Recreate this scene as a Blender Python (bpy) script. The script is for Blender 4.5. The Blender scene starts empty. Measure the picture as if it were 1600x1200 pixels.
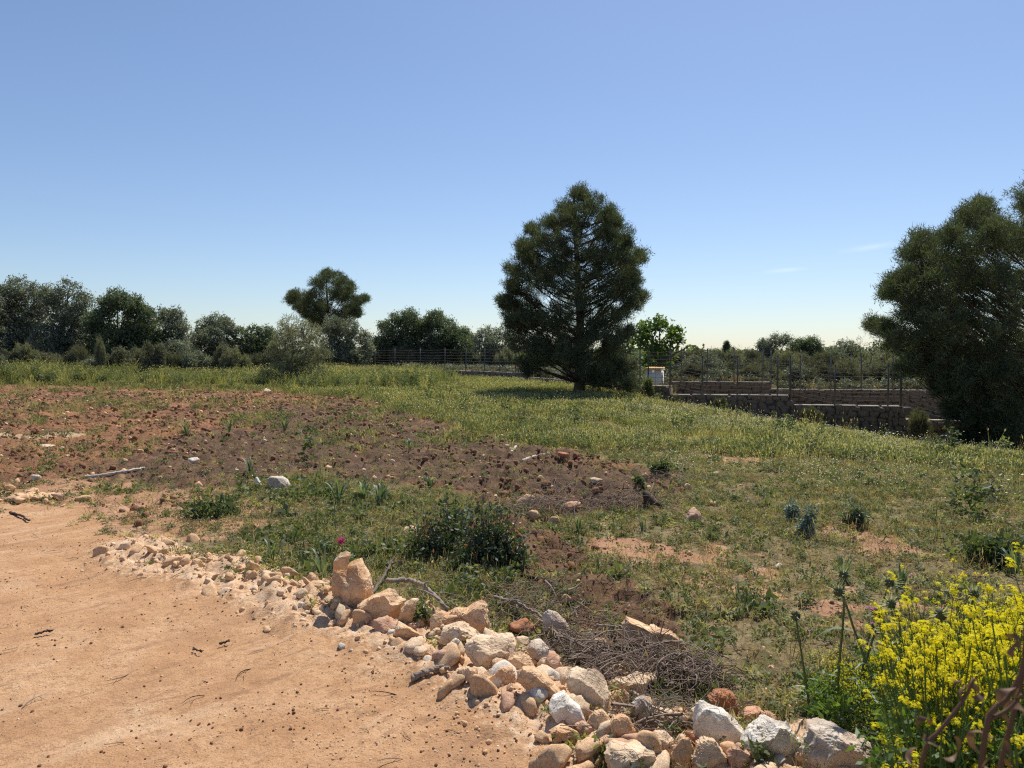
import bpy, math, random
import numpy as np
from mathutils import Vector

# ------------------------------------------------------------------ camera, world, sun, exposure
SC = bpy.context.scene
CO = SC.collection
W_PX, H_PX, F_PX = 1600.0, 1200.0, 1186.0
EYE = 1.55
HORIZON = 562.0
PITCH = math.atan((600.0 - HORIZON) / F_PX)
cam_d = bpy.data.cameras.new("camera")
cam_d.sensor_width = 36.0
cam_d.lens = 36.0 * F_PX / W_PX
cam_d.clip_start = 0.05
cam_d.clip_end = 6000.0
cam_d.dof.use_dof = True
cam_d.dof.focus_distance = 5.5
cam_d.dof.aperture_fstop = 7.5
cam = bpy.data.objects.new("camera", cam_d)
CO.objects.link(cam)
cam.location = (0, 0, EYE)
cam.rotation_euler = (math.radians(90) - PITCH, 0, 0)
SC.camera = cam

SUN_EL, SUN_AZ = 57.0, 22.0          # azimuth: degrees right of the viewing direction (+Y)
world = bpy.data.worlds.new("World")
SC.world = world
world.use_nodes = True
wn = world.node_tree
wn.nodes.clear()
wo = wn.nodes.new("ShaderNodeOutputWorld")
wb = wn.nodes.new("ShaderNodeBackground")
ws = wn.nodes.new("ShaderNodeTexSky")
ws.sky_type = 'NISHITA'
ws.sun_disc = False
ws.sun_elevation = math.radians(SUN_EL)
ws.sun_rotation = math.radians(SUN_AZ)
ws.altitude = 0.0
ws.air_density = 1.0
ws.dust_density = 0.45
ws.ozone_density = 3.0
wb.inputs["Strength"].default_value = 0.087
wt = wn.nodes.new("ShaderNodeMix"); wt.data_type = 'RGBA'; wt.blend_type = 'MULTIPLY'
wt.inputs[0].default_value = 1.0
wt.inputs[7].default_value = (1.09, 1.10, 1.165, 1)
wn.links.new(ws.outputs[0], wt.inputs[6])
tc = wn.nodes.new("ShaderNodeTexCoord")
def _vm(op, a, b):
    x = wn.nodes.new("ShaderNodeVectorMath"); x.operation = op
    wn.links.new(a, x.inputs[0]); x.inputs[1].default_value = b
    return x
def _m(op, a, b=None, c=False):
    x = wn.nodes.new("ShaderNodeMath"); x.operation = op; x.use_clamp = c
    for i, q in ((0, a), (1, b)):
        if q is None: continue
        if hasattr(q, 'links'): wn.links.new(q, x.inputs[i])
        else: x.inputs[i].default_value = q
    return x.outputs[0]
_last = wt.outputs[2]
for _az, _el, _L, _W, _tilt in ((25.2, 7.6, .040, .0045, .10), (19.7, 6.3, .030, .0035, .06)):
    _ca, _ce = math.radians(_az), math.radians(_el)
    _c = Vector((math.sin(_ca) * math.cos(_ce), math.cos(_ca) * math.cos(_ce), math.sin(_ce)))
    _r = Vector((math.cos(_ca), -math.sin(_ca), 0)); _u = _r.cross(_c).normalized()
    _a2 = (_r * math.cos(_tilt) + _u * math.sin(_tilt)); _b2 = _c.cross(_a2)
    _rel = _vm('SUBTRACT', tc.outputs['Generated'], _c)
    _du = _vm('DOT_PRODUCT', _rel.outputs[0], _a2).outputs['Value']; _dv = _vm('DOT_PRODUCT', _rel.outputs[0], _b2).outputs['Value']
    _mu = _m('SUBTRACT', 1.0, _m('DIVIDE', _m('ABSOLUTE', _du), _L), True); _mv = _m('SUBTRACT', 1.0, _m('DIVIDE', _m('ABSOLUTE', _dv), _W), True)
    _nz = wn.nodes.new("ShaderNodeTexNoise"); _nz.inputs['Scale'].default_value = 60; _nz.inputs['Detail'].default_value = 5
    wn.links.new(tc.outputs['Generated'], _nz.inputs['Vector'])
    _fr = _m('GREATER_THAN', _vm('DOT_PRODUCT', tc.outputs['Generated'], _c).outputs['Value'], .5)
    _k = _m('MULTIPLY', _m('MULTIPLY', _m('MULTIPLY', _mu, _mv), _nz.outputs['Fac']), _m('MULTIPLY', _fr, .45))
    _mx = wn.nodes.new("ShaderNodeMix"); _mx.data_type = 'RGBA'
    wn.links.new(_k, _mx.inputs[0]); wn.links.new(_last, _mx.inputs[6]); _mx.inputs[7].default_value = (10.5, 11.2, 11.6, 1)
    _last = _mx.outputs[2]
wn.links.new(_last, wb.inputs[0])
wn.links.new(wb.outputs[0], wo.inputs[0])

sun_d = bpy.data.lights.new("sun", 'SUN')
sun_d.energy = 5.0
sun_d.angle = math.radians(0.5)
sun_d.color = (1.0, 0.955, 0.88)
sun = bpy.data.objects.new("sun", sun_d)
CO.objects.link(sun)
_a, _e = math.radians(SUN_AZ), math.radians(SUN_EL)
SUN_DIR = Vector((math.sin(_a) * math.cos(_e), math.cos(_a) * math.cos(_e), math.sin(_e)))
sun.rotation_euler = (-SUN_DIR).to_track_quat('-Z', 'Y').to_euler()
sun.location = (10, 20, 40)

SC.view_settings.view_transform = 'Standard'
SC.view_settings.look = 'None'
SC.view_settings.exposure = 0.25
SC.view_settings.gamma = 1.0
SC.view_settings.use_curve_mapping = False
SC.render.engine = 'CYCLES'
SC.cycles.max_bounces = 6
SC.cycles.diffuse_bounces = 3
SC.cycles.transmission_bounces = 3
SC.cycles.use_denoising = False
SC.cycles.filter_width = 1.2

RNG = np.random.default_rng(11)
random.seed(11)

# ------------------------------------------------------------------ helpers: noise
def _h2(ix, iy, seed):
    h = (ix.astype(np.int64) * 374761393 + iy.astype(np.int64) * 668265263 + seed * 144665) & 0xFFFFFFFF
    h = ((h ^ (h >> 13)) * 1274126177) & 0xFFFFFFFF
    h = h ^ (h >> 16)
    return (h & 0xFFFFFF) / float(0xFFFFFF)

def n2(x, y, seed=0):
    ix, iy = np.floor(x), np.floor(y)
    fx, fy = x - ix, y - iy
    ux, uy = fx * fx * (3 - 2 * fx), fy * fy * (3 - 2 * fy)
    a = _h2(ix, iy, seed); b = _h2(ix + 1, iy, seed)
    c = _h2(ix, iy + 1, seed); d = _h2(ix + 1, iy + 1, seed)
    return (a * (1 - ux) + b * ux) * (1 - uy) + (c * (1 - ux) + d * ux) * uy

def fbm2(x, y, octv=4, seed=0, gain=0.5):
    t, amp, tot = 0, 1.0, 0
    for i in range(octv):
        t = t + amp * n2(x * 2 ** i + 17.3 * i, y * 2 ** i - 9.1 * i, seed + i)
        tot += amp; amp *= gain
    return t / tot            # 0..1

def _h3(ix, iy, iz, seed):
    h = (ix.astype(np.int64) * 374761393 + iy.astype(np.int64) * 668265263 + iz.astype(np.int64) * 2147483647 + seed * 144665) & 0xFFFFFFFF
    h = ((h ^ (h >> 13)) * 1274126177) & 0xFFFFFFFF
    h = h ^ (h >> 16)
    return (h & 0xFFFFFF) / float(0xFFFFFF)

def n3(p, seed=0):
    i = np.floor(p); f = p - i
    u = f * f * (3 - 2 * f)
    r = 0
    for dx in (0, 1):
        for dy in (0, 1):
            for dz in (0, 1):
                w = (u[:, 0] if dx else 1 - u[:, 0]) * (u[:, 1] if dy else 1 - u[:, 1]) * (u[:, 2] if dz else 1 - u[:, 2])
                r = r + w * _h3(i[:, 0] + dx, i[:, 1] + dy, i[:, 2] + dz, seed)
    return r

def fbm3(p, octv=4, seed=0, gain=0.5):
    t, amp, tot = 0, 1.0, 0
    for k in range(octv):
        t = t + amp * n3(p * 2 ** k + 7.7 * k, seed + k)
        tot += amp; amp *= gain
    return t / tot

def ss(v, a, b):
    t = np.clip((np.asarray(v, float) - a) / (b - a), 0, 1)
    return t * t * (3 - 2 * t)

# ------------------------------------------------------------------ helpers: pixels to the ground
_cp, _sp = math.cos(PITCH), math.sin(PITCH)
def ray_dir(px, py):
    u, v = (px - 800) / F_PX, (600 - py) / F_PX
    return np.array([u, _cp + v * _sp, -_sp + v * _cp])

def pix(px, py, D):                      # the point at forward distance Y = D seen at that pixel
    d = ray_dir(px, py)
    k = D / d[1]
    return Vector((d[0] * k, D, EYE + d[2] * k))

XW = np.array([-60, -12.5, 1.26, 4.2, 6.3, 7.2, 12.1, 17.3, 22.8, 45.0])
YW = np.array([90, 66.0, 50.0, 42.0, 35.5, 34.5, 33.0, 31.5, 30.0, 24.0])
def y_wall(x): return np.interp(x, XW, YW)
XB = np.array([6.0, 8.5, 14.0, 26.0, 60.0]); YB = np.array([42.0, 41.0, 40.2, 38.0, 34.0])
def y_back(x): return np.interp(x, XB, YB)

def base_z(x, y):
    x = np.asarray(x, float); y = np.asarray(y, float)
    s = x - 4.0
    sp = 0.5 * (s + np.sqrt(s * s + 2.0)) - 0.15
    sp = np.minimum(sp, 19.0)
    drop = -0.155 * sp * ss(y, 5, 26) * ss(y, -3, 6)
    left = 0.95 * ss(-x, 10, 30) * ss(y, 38, 56)
    mid = 0.22 * ss(y, 42, 64)
    front = drop + left + mid * (1 - ss(-x, 10, 30))
    zb = np.interp(x, [-12.5, 1, 4, 6.3, 9, 12, 14, 17, 23, 45], [0.68, 0.45, 0.28, 0.1, -0.42, -0.55, -0.8, -1.2, -1.5, -1.7])
    w = ss(y - y_wall(x), 0.12, 0.5) * ss(x, -17, -12)
    bk = np.interp(x, [6, 8.5, 14, 14.6, 26, 60], [0.25, 0.25, 0.25, -0.1, -0.1, -0.2])
    w2 = ss(y - y_back(x), 0.1, 0.5) * ss(x, 7, 8.4)
    z = front * (1 - w) + zb * w
    z = z * (1 - w2) + bk * w2
    far = ss(y, 70, 130)
    return z * (1 - far) + 0.5 * far

def ground_at(px, py, zf=None):
    zf = zf or base_z
    d = ray_dir(px, py)
    ts = np.geomspace(1.0, 400.0, 2500)
    g = EYE + d[2] * ts - zf(d[0] * ts, d[1] * ts)
    k = np.argmax(g < 0)
    if not (g < 0).any():
        k = len(ts) - 1
    if k > 0:
        a, b = g[k - 1], g[k]
        f = a / (a - b) if a != b else 0
        t = ts[k - 1] + f * (ts[k] - ts[k - 1])
    else:
        t = ts[0]
    return np.array([d[0] * t, d[1] * t, EYE + d[2] * t])

def poly_world(pxs):
    return np.array([ground_at(a, b)[:2] for a, b in pxs])

def seg_dist(x, y, P):
    d = np.full(x.shape, 1e9)
    for (ax, ay), (bx, by) in zip(P[:-1], P[1:]):
        vx, vy = bx - ax, by - ay
        L = vx * vx + vy * vy + 1e-12
        t = np.clip(((x - ax) * vx + (y - ay) * vy) / L, 0, 1)
        d = np.minimum(d, np.hypot(x - ax - t * vx, y - ay - t * vy))
    return d

def poly_sd(x, y, P):                     # positive inside
    Q = np.vstack([P, P[:1]])
    d = seg_dist(x, y, Q)
    ins = np.zeros(x.shape, bool)
    for (ax, ay), (bx, by) in zip(Q[:-1], Q[1:]):
        c = (ay > y) != (by > y)
        with np.errstate(divide='ignore', invalid='ignore'):
            xi = (bx - ax) * (y - ay) / (by - ay + 1e-15) + ax
        ins ^= c & (x < xi)
    return np.where(ins, d, -d)

EDGE_PX = [(90, 782), (160, 790), (205, 812), (222, 845), (245, 880), (300, 902), (380, 918), (450, 945), (520, 975), (600, 1000), (660, 1025), (715, 1065), (770, 1105), (820, 1150), (850, 1200), (880, 1290)]
EDGE = poly_world(EDGE_PX)
ROAD = np.vstack([EDGE, [[0.15, -3], [-40, -3], [-40, EDGE[0][1] + .4]], poly_world([(-300, 785), (0, 782)])])
BERM = poly_world([(215, 862), (265, 888), (330, 895), (400, 915), (470, 945), (540, 965), (620, 985), (700, 1010), (770, 1050), (830, 1090), (900, 1130), (960, 1165), (1050, 1190), (1180, 1195), (1340, 1200)])
SOIL = poly_world([(-300, 604), (0, 602), (200, 604), (420, 611), (560, 622), (640, 643), (720, 668), (800, 690), (900, 706), (990, 725), (1065, 750), (1030, 792), (940, 803), (860, 822), (790, 800), (720, 775), (640, 762), (520, 745), (400, 752), (330, 775), (260, 800), (215, 845), (150, 785), (0, 785), (-300, 788)])
STRIP = poly_world([(800, 830), (850, 870), (900, 915), (950, 955), (1000, 1000)])
TRACKS = [(poly_world([(955, 852), (1060, 872), (1180, 888), (1320, 915), (1420, 950)]), 0.34),
          (poly_world([(1000, 880), (1150, 920), (1300, 965)]), 0.28), (poly_world([(1120, 722), (1170, 716)]), 0.5), (poly_world([(1320, 838), (1370, 846)]), 0.3),
          (poly_world([(820, 935), (850, 945)]), 0.22)]
DARK = poly_world([(200, 790), (240, 700), (420, 645), (560, 626), (700, 668), (900, 708), (1065, 750), (1030, 792), (860, 822), (720, 776), (520, 748), (400, 755), (330, 775)])
FAREDGE = poly_world([(-300, 780), (0, 777), (90, 776), (190, 788), (230, 825)])
STRAW = poly_world([(-60, 682), (70, 684)])

def masks(x, y):
    r = np.hypot(x, y)
    nz = fbm2(x * 1.3, y * 1.3, 4, 3) - 0.5
    nzf = fbm2(x * 6, y * 6, 3, 8) - 0.5
    ed = ss(-x, .8, 2.6) * ss(y, 5.0, 6.5)
    road = ss(poly_sd(x, y, ROAD) + nz * (0.35 + 1.5 * ed) + nzf * (0.22 + .9 * ed), -0.10 - .35 * ed, 0.10 + .35 * ed)
    am = 0.05 * r + 0.1
    soil = ss(poly_sd(x, y, SOIL) + nz * am * 1.3 + nzf * am * .8, -0.45 * am, 0.35 * am)
    soil = np.maximum(soil, .85 * ss(.40 - seg_dist(x, y, STRIP) + nz * .8 + nzf * .5, -.1, .25)) * (1 - road)
    berm = np.exp(-(seg_dist(x, y, BERM) / 0.34) ** 2) * ss(r, 1.5, 2.2)
    red = 0
    for P, wd in TRACKS:
        red = np.maximum(red, ss(wd * .85 - seg_dist(x, y, P) + nz * 1.1 + nzf * 0.9, -0.05, 0.3))
    red = red * (1 - road) * (1 - soil)
    eg = ss(1.0 - seg_dist(x, y, FAREDGE) / 1.5 + nz * 1.2 + nzf * .7, 0, .8) * (1 - road)
    soil = soil * (1 - .75 * eg); red = np.maximum(red, eg * .95)
    straw = ss(1.0 - seg_dist(x, y, STRAW) * np.array(1.0) + nz, 0, .5)
    dark = ss(poly_sd(x, y, DARK) + nz * am * 3.0 + nzf * am * 1.2, -1.2 * am, 1.0 * am)
    dark = np.maximum(dark, .65 * ss(.55 - seg_dist(x, y, STRIP) + nz * .5, -.1, .3))
    return road, soil, berm, red, straw, dark

def disp(x, y, M):
    road, soil, berm, red, straw = M[:5]
    lo = fbm2(x * 0.55, y * 0.55, 3, 21) - .5
    md = fbm2(x * 3.1, y * 3.1, 4, 31) - .5
    cl = fbm2(x * 11, y * 11, 4, 41, .6) - .5
    rut = fbm2((x * .69 + y * .72) * .6, (-x * .72 + y * .69) * 4.0, 4, 61, .6) * 5 - 2.5
    z = road * (lo * .06 + md * .022 + cl * .014 + rut * .007)
    z = z + soil * (lo * .14 + md * .22 + cl * .20)
    z = z + (1 - road) * (1 - soil) * (lo * .10 + md * .05 + cl * .022)
    z = z + berm * (0.075 + cl * .12 + md * .07)
    return z

def gz(x, y):
    x = np.atleast_1d(np.asarray(x, float)); y = np.atleast_1d(np.asarray(y, float))
    return base_z(x, y) + disp(x, y, masks(x, y))
def gz1(x, y): return float(gz(x, y)[0])
def at(px, py):
    p = ground_at(px, py, gz)
    return Vector((p[0], p[1], p[2]))

# ------------------------------------------------------------------ helpers: meshes and objects
def mesh_np(name, v, f, mat=None, tint=None, smooth=False, attrs=None):
    v = np.asarray(v, np.float32).reshape(-1, 3); f = np.asarray(f, np.int32)
    k = f.shape[1]
    me = bpy.data.meshes.new(name)
    me.vertices.add(len(v)); me.vertices.foreach_set("co", v.ravel())
    me.loops.add(f.size); me.loops.foreach_set("vertex_index", f.ravel())
    me.polygons.add(len(f))
    me.polygons.foreach_set("loop_start", np.arange(0, f.size, k, dtype=np.int32))
    if smooth:
        me.polygons.foreach_set("use_smooth", np.ones(len(f), bool))
    me.update(calc_edges=True)
    at_ = dict(attrs or {})
    if tint is not None: at_["tint"] = tint
    for n, a in at_.items():
        A = me.attributes.new(n, 'FLOAT', 'POINT')
        A.data.foreach_set("value", np.asarray(a, np.float32))
    if mat: me.materials.append(mat)
    return me

def crisp(me, deg=26):
    me.set_sharp_from_angle(angle=math.radians(deg)); return me

def add(name, me, parent=None, loc=None, rz=None, scale=None):
    o = bpy.data.objects.new(name, me)
    CO.objects.link(o)
    if parent is not None: o.parent = parent
    if loc is not None: o.location = loc
    if rz is not None: o.rotation_euler = (0, 0, rz)
    if scale is not None: o.scale = scale if hasattr(scale, '__len__') else (scale,) * 3
    return o

def tag(o, label, cat, group=None, kind=None):
    if label: o['label'] = label
    if cat: o['category'] = cat
    if group: o['group'] = group
    if kind: o['kind'] = kind
    return o

def empty(name, loc, rz=0.0, scale=1.0):
    o = bpy.data.objects.new(name, None)
    o.empty_display_size = 0.1
    CO.objects.link(o)
    o.location = loc; o.rotation_euler = (0, 0, rz); o.scale = (scale,) * 3
    return o

def copy_tree(o, parent=None):
    c = o.copy(); CO.objects.link(c); c.parent = parent
    for ch in list(o.children):
        copy_tree(ch, c)
    return c

class MB:
    def __init__(s): s.v, s.f, s.t, s.n = [], [], [], 0
    def add(s, v, f, t=None):
        v = np.asarray(v, float).reshape(-1, 3); f = np.asarray(f, int)
        if f.shape[1] == 4: f = np.vstack([f[:, [0, 1, 2]], f[:, [0, 2, 3]]])
        s.v.append(v); s.f.append(f + s.n); s.n += len(v)
        s.t.append(np.full(len(v), 0.5) if t is None else np.broadcast_to(np.asarray(t, float), (len(v),)))
    def tube(s, pts, rad, sides=6, t=None, cap=True):
        P = np.asarray([tuple(p) for p in pts], float); n = len(P)
        R = np.broadcast_to(np.asarray(rad, float), (n,))
        T = np.gradient(P, axis=0); T /= np.linalg.norm(T, axis=1)[:, None] + 1e-9
        ref = np.array([0, 0, 1.0]) if abs(T[0][2]) < .9 else np.array([1.0, 0, 0])
        U = np.cross(T, ref); U /= np.linalg.norm(U, axis=1)[:, None] + 1e-9
        V = np.cross(T, U)
        a = np.arange(sides) * 2 * math.pi / sides
        v = P[:, None] + R[:, None, None] * (U[:, None] * np.cos(a)[None, :, None] + V[:, None] * np.sin(a)[None, :, None])
        v = v.reshape(-1, 3)
        i, j = np.meshgrid(np.arange(n - 1), np.arange(sides), indexing='ij')
        j2 = (j + 1) % sides
        f = np.stack([i * sides + j, i * sides + j2, (i + 1) * sides + j2, (i + 1) * sides + j], -1).reshape(-1, 4)
        f = np.vstack([f[:, [0, 1, 2]], f[:, [0, 2, 3]]])
        if cap:
            v = np.vstack([v, P[:1], P[-1:]])
            jj = np.arange(sides)
            f = np.vstack([f, np.stack([np.full(sides, n * sides), (jj + 1) % sides, jj], -1),
                           np.stack([np.full(sides, n * sides + 1), (n - 1) * sides + jj, (n - 1) * sides + (jj + 1) % sides], -1)])
        s.add(v, f, t)
    def box(s, c, d, rz=0.0, t=None):
        x, y, z = [q / 2 for q in d]
        v = np.array([[-x, -y, -z], [x, -y, -z], [x, y, -z], [-x, y, -z], [-x, -y, z], [x, -y, z], [x, y, z], [-x, y, z]])
        cr, sr = math.cos(rz), math.sin(rz)
        v = np.stack([v[:, 0] * cr - v[:, 1] * sr, v[:, 0] * sr + v[:, 1] * cr, v[:, 2]], -1) + np.array(tuple(c))
        s.add(v, [[0, 3, 2, 1], [4, 5, 6, 7], [0, 1, 5, 4], [1, 2, 6, 5], [2, 3, 7, 6], [3, 0, 4, 7]], t)
    def mesh(s, name, mat, smooth=False):
        return mesh_np(name, np.vstack(s.v), np.vstack(s.f), mat, np.concatenate(s.t), smooth)

def bez(p0, p1, p2, n=8):
    t = np.linspace(0, 1, n)[:, None]
    p0, p1, p2 = [np.array(tuple(p), float) for p in (p0, p1, p2)]
    return (1 - t) ** 2 * p0 + 2 * t * (1 - t) * p1 + t * t * p2

def spline(pts, n=24):
    P = np.asarray([tuple(p) for p in pts], float)
    m = len(P)
    out = []
    for u in np.linspace(0, m - 1 - 1e-6, n):
        i = int(u); f = u - i
        a, b, c, d = P[max(i - 1, 0)], P[i], P[min(i + 1, m - 1)], P[min(i + 2, m - 1)]
        out.append(0.5 * (2 * b + (c - a) * f + (2 * a - 5 * b + 4 * c - d) * f * f + (3 * b - a - 3 * c + d) * f ** 3))
    return np.array(out)

def unit(rng, n):
    v = rng.normal(size=(n, 3)); return v / (np.linalg.norm(v, axis=1)[:, None] + 1e-9)

# ------------------------------------------------------------------ materials
class NT:
    def __init__(s, name):
        s.m = bpy.data.materials.new(name); s.m.use_nodes = True
        s.t = s.m.node_tree; s.t.nodes.clear()
        s.out = s.t.nodes.new("ShaderNodeOutputMaterial")
    def n(s, kind, **kw):
        x = s.t.nodes.new(kind)
        for k, v in kw.items(): setattr(x, k, v)
        return x
    def l(s, a, b): s.t.links.new(a, b)
    def obj(s):
        return s.n("ShaderNodeTexCoord").outputs["Object"]
    def noise(s, vec, scale, detail=4, rough=.55, dist=0.0):
        x = s.n("ShaderNodeTexNoise")
        x.inputs["Scale"].default_value = scale; x.inputs["Detail"].default_value = detail
        x.inputs["Roughness"].default_value = rough; x.inputs["Distortion"].default_value = dist
        if vec is not None: s.l(vec, x.inputs["Vector"])
        return x.outputs["Fac"]
    def ramp(s, fac, stops, interp='LINEAR'):
        x = s.n("ShaderNodeValToRGB"); cr = x.color_ramp; cr.interpolation = interp
        while len(cr.elements) < len(stops): cr.elements.new(.5)
        for e, (p, c) in zip(cr.elements, stops):
            e.position = p; e.color = (*c, 1) if hasattr(c, '__len__') else (c, c, c, 1)
        s.l(fac, x.inputs[0]); return x.outputs[0]
    def mix(s, f, a, b, mode='MIX'):
        x = s.n("ShaderNodeMix", data_type='RGBA', blend_type=mode)
        for i, q in ((0, f), (6, a), (7, b)):
            if hasattr(q, 'links'): s.l(q, x.inputs[i])
            elif hasattr(q, '__len__'): x.inputs[i].default_value = (*q, 1)
            else: x.inputs[i].default_value = q
        return x.outputs[2]
    def math(s, op, a, b=None, clamp=False):
        x = s.n("ShaderNodeMath", operation=op, use_clamp=clamp)
        for i, q in ((0, a), (1, b)):
            if q is None: continue
            if hasattr(q, 'links'): s.l(q, x.inputs[i])
            else: x.inputs[i].default_value = q
        return x.outputs[0]
    def attr(s, name):
        return s.n("ShaderNodeAttribute", attribute_name=name).outputs["Fac"]
    def rnd(s): return s.n("ShaderNodeObjectInfo").outputs["Random"]
    def bump(s, h, strength, dist, normal=None):
        x = s.n("ShaderNodeBump"); x.inputs["Strength"].default_value = strength; x.inputs["Distance"].default_value = dist
        s.l(h, x.inputs["Height"])
        if normal is not None: s.l(normal, x.inputs["Normal"])
        return x.outputs[0]
    def bsdf(s, col, rough=.9, normal=None, spec=.25):
        x = s.n("ShaderNodeBsdfPrincipled")
        if hasattr(col, 'links'): s.l(col, x.inputs["Base Color"])
        else: x.inputs["Base Color"].default_value = (*col, 1)
        x.inputs["Roughness"].default_value = rough
        x.inputs["Specular IOR Level"].default_value = spec
        if normal is not None: s.l(normal, x.inputs["Normal"])
        s.l(x.outputs[0], s.out.inputs[0]); return x
    def leaf(s, col, trans=.4, tcol=None, gloss=.05, rough=.6):
        d = s.n("ShaderNodeBsdfDiffuse"); t = s.n("ShaderNodeBsdfTranslucent"); g = s.n("ShaderNodeBsdfGlossy")
        g.inputs["Roughness"].default_value = rough
        g.inputs["Color"].default_value = (.9, .95, 1, 1)
        s.l(col, d.inputs[0]); s.l(tcol if tcol is not None else col, t.inputs[0])
        a = s.n("ShaderNodeMixShader"); a.inputs[0].default_value = trans
        s.l(d.outputs[0], a.inputs[1]); s.l(t.outputs[0], a.inputs[2])
        b = s.n("ShaderNodeMixShader"); b.inputs[0].default_value = gloss * .55
        s.l(a.outputs[0], b.inputs[1]); s.l(g.outputs[0], b.inputs[2])
        s.l(b.outputs[0], s.out.inputs[0])

def leaf_mat(name, stops, trans=.4, gloss=.05, objrand=.5, warm=1.0):
    q = NT(name)
    f = q.math('ADD', q.math('MULTIPLY', q.attr("tint"), 1 - objrand), q.math('MULTIPLY', q.rnd(), objrand))
    c = q.ramp(f, stops)
    tc = q.mix(1.0, c, (1.5 * warm, 1.55, 0.75), 'MULTIPLY')
    q.leaf(c, trans, tc, gloss)
    return q.m

def flat_mat(name, col, rough=.7, var=.25, scale=20, bump=.2, spec=.2):
    q = NT(name); o = q.obj()
    n = q.noise(o, scale, 5, .6)
    c = q.mix(n, tuple(k * (1 - var) for k in col), tuple(min(1, k * (1 + var)) for k in col))
    q.bsdf(c, rough, q.bump(q.noise(o, scale * 3, 4), bump, .01), spec)
    return q.m

def ground_mat():
    q = NT("earth"); o = q.obj()
    nL = q.noise(o, .45, 4, .6); nM = q.noise(o, 2.6, 5, .62); nF = q.noise(o, 22, 6, .7); nX = q.noise(o, 110, 4, .7)
    # packed sandy track
    track = q.ramp(nM, [(.28, (.375, .20, .098)), (.46, (.475, .275, .142)), (.6, (.54, .335, .185)), (.78, (.61, .41, .25))])
    track = q.mix(q.math('MULTIPLY', q.ramp(nL, [(.42, 0), (.62, 1)]), .5), track, (.47, .255, .125))
    track = q.mix(q.ramp(nF, [(.34, 1), (.50, 0)]), track, (.36, .20, .10))
    track = q.mix(q.ramp(nX, [(.36, .9), (.48, 0)]), track, (.26, .14, .07))
    track = q.mix(q.ramp(nX, [(.62, 0), (.75, .6)]), track, (.70, .52, .36))
    mpt = q.n("ShaderNodeMapping"); mp0 = q.n("ShaderNodeMapping"); q.l(o, mp0.inputs[0]); mp0.inputs["Rotation"].default_value = (0, 0, -.80); q.l(mp0.outputs[0], mpt.inputs[0]); mpt.inputs["Scale"].default_value = (.5, 2.2, 1)
    nS = q.noise(mpt.outputs[0], 1.6, 6, .68, .6); nS2 = q.noise(mpt.outputs[0], 5.5, 6, .7, .4)
    track = q.mix(q.ramp(nS, [(.54, 0), (.68, .45)]), track, (.60, .43, .285))
    track = q.mix(q.ramp(nS, [(.33, .75), (.45, 0)]), track, (.40, .225, .12))
    track = q.mix(q.ramp(nS2, [(.33, .95), (.45, 0)]), track, (.30, .165, .09))
    track = q.mix(q.ramp(nS2, [(.64, 0), (.74, .5)]), track, (.64, .48, .335))
    # turned dark red earth with plant litter
    soil = q.ramp(nM, [(.25, (.12, .062, .034)), (.45, (.20, .098, .050)), (.6, (.27, .13, .065)), (.78, (.37, .20, .105))])
    soil = q.mix(q.ramp(nL, [(.47, 0), (.62, .85)]), soil, (.36, .165, .075))
    drk = q.ramp(nM, [(.25, (.046, .031, .021)), (.45, (.085, .054, .034)), (.6, (.13, .080, .048)), (.78, (.21, .135, .082))])
    drk = q.mix(q.ramp(q.noise(o, 1.1, 4, .6), [(.57, 0), (.69, .6)]), drk, (.27, .16, .09))
    soil = q.mix(q.ramp(q.attr("dark"), [(.2, 0), (.8, .92)]), soil, drk)
    soil = q.mix(q.ramp(nF, [(.36, .85), (.52, 0)]), soil, (.05, .032, .022))
    soil = q.mix(q.ramp(nX, [(.56, 0), (.70, .55)]), soil, (.38, .27, .17))
    # field earth between the grass
    fld = q.ramp(nM, [(.25, (.13, .098, .047)), (.5, (.22, .165, .082)), (.75, (.33, .25, .135))])
    fld = q.mix(q.ramp(q.noise(o, 6.5, 5, .6), [(.50, 0), (.62, .7)]), fld, (.105, .115, .045))
    fld = q.mix(q.ramp(nF, [(.38, .85), (.54, 0)]), fld, (.07, .052, .026))
    fld = q.mix(q.ramp(nX, [(.58, 0), (.72, .5)]), fld, (.42, .33, .2))
    red = q.ramp(nM, [(.3, (.31, .165, .09)), (.6, (.42, .24, .14)), (.8, (.52, .34, .22))])
    red = q.mix(q.ramp(nF, [(.34, .7), (.48, 0)]), red, (.22, .10, .05))
    berm = q.ramp(nF, [(.3, (.36, .20, .105)), (.48, (.57, .37, .22)), (.7, (.70, .53, .37))])
    j = q.math('MULTIPLY', q.math('SUBTRACT', nF, .5), 1.1)
    def msk(n): return q.ramp(q.math('ADD', q.attr(n), j, True), [(.38, 0), (.62, 1)])
    c = q.mix(msk("red"), fld, red)
    c = q.mix(msk("soil"), c, soil)
    c = q.mix(msk("road"), c, track)
    c = q.mix(msk("berm"), c, berm)
    c = q.mix(q.math('MULTIPLY', msk("straw"), .85), c, q.ramp(nF, [(.3, (.33, .23, .13)), (.6, (.50, .38, .24))]))
    b1 = q.bump(nF, .8, .016)
    b2 = q.bump(nX, .8, .007, b1)
    q.bsdf(c, .95, b2, .12)
    return q.m

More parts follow.
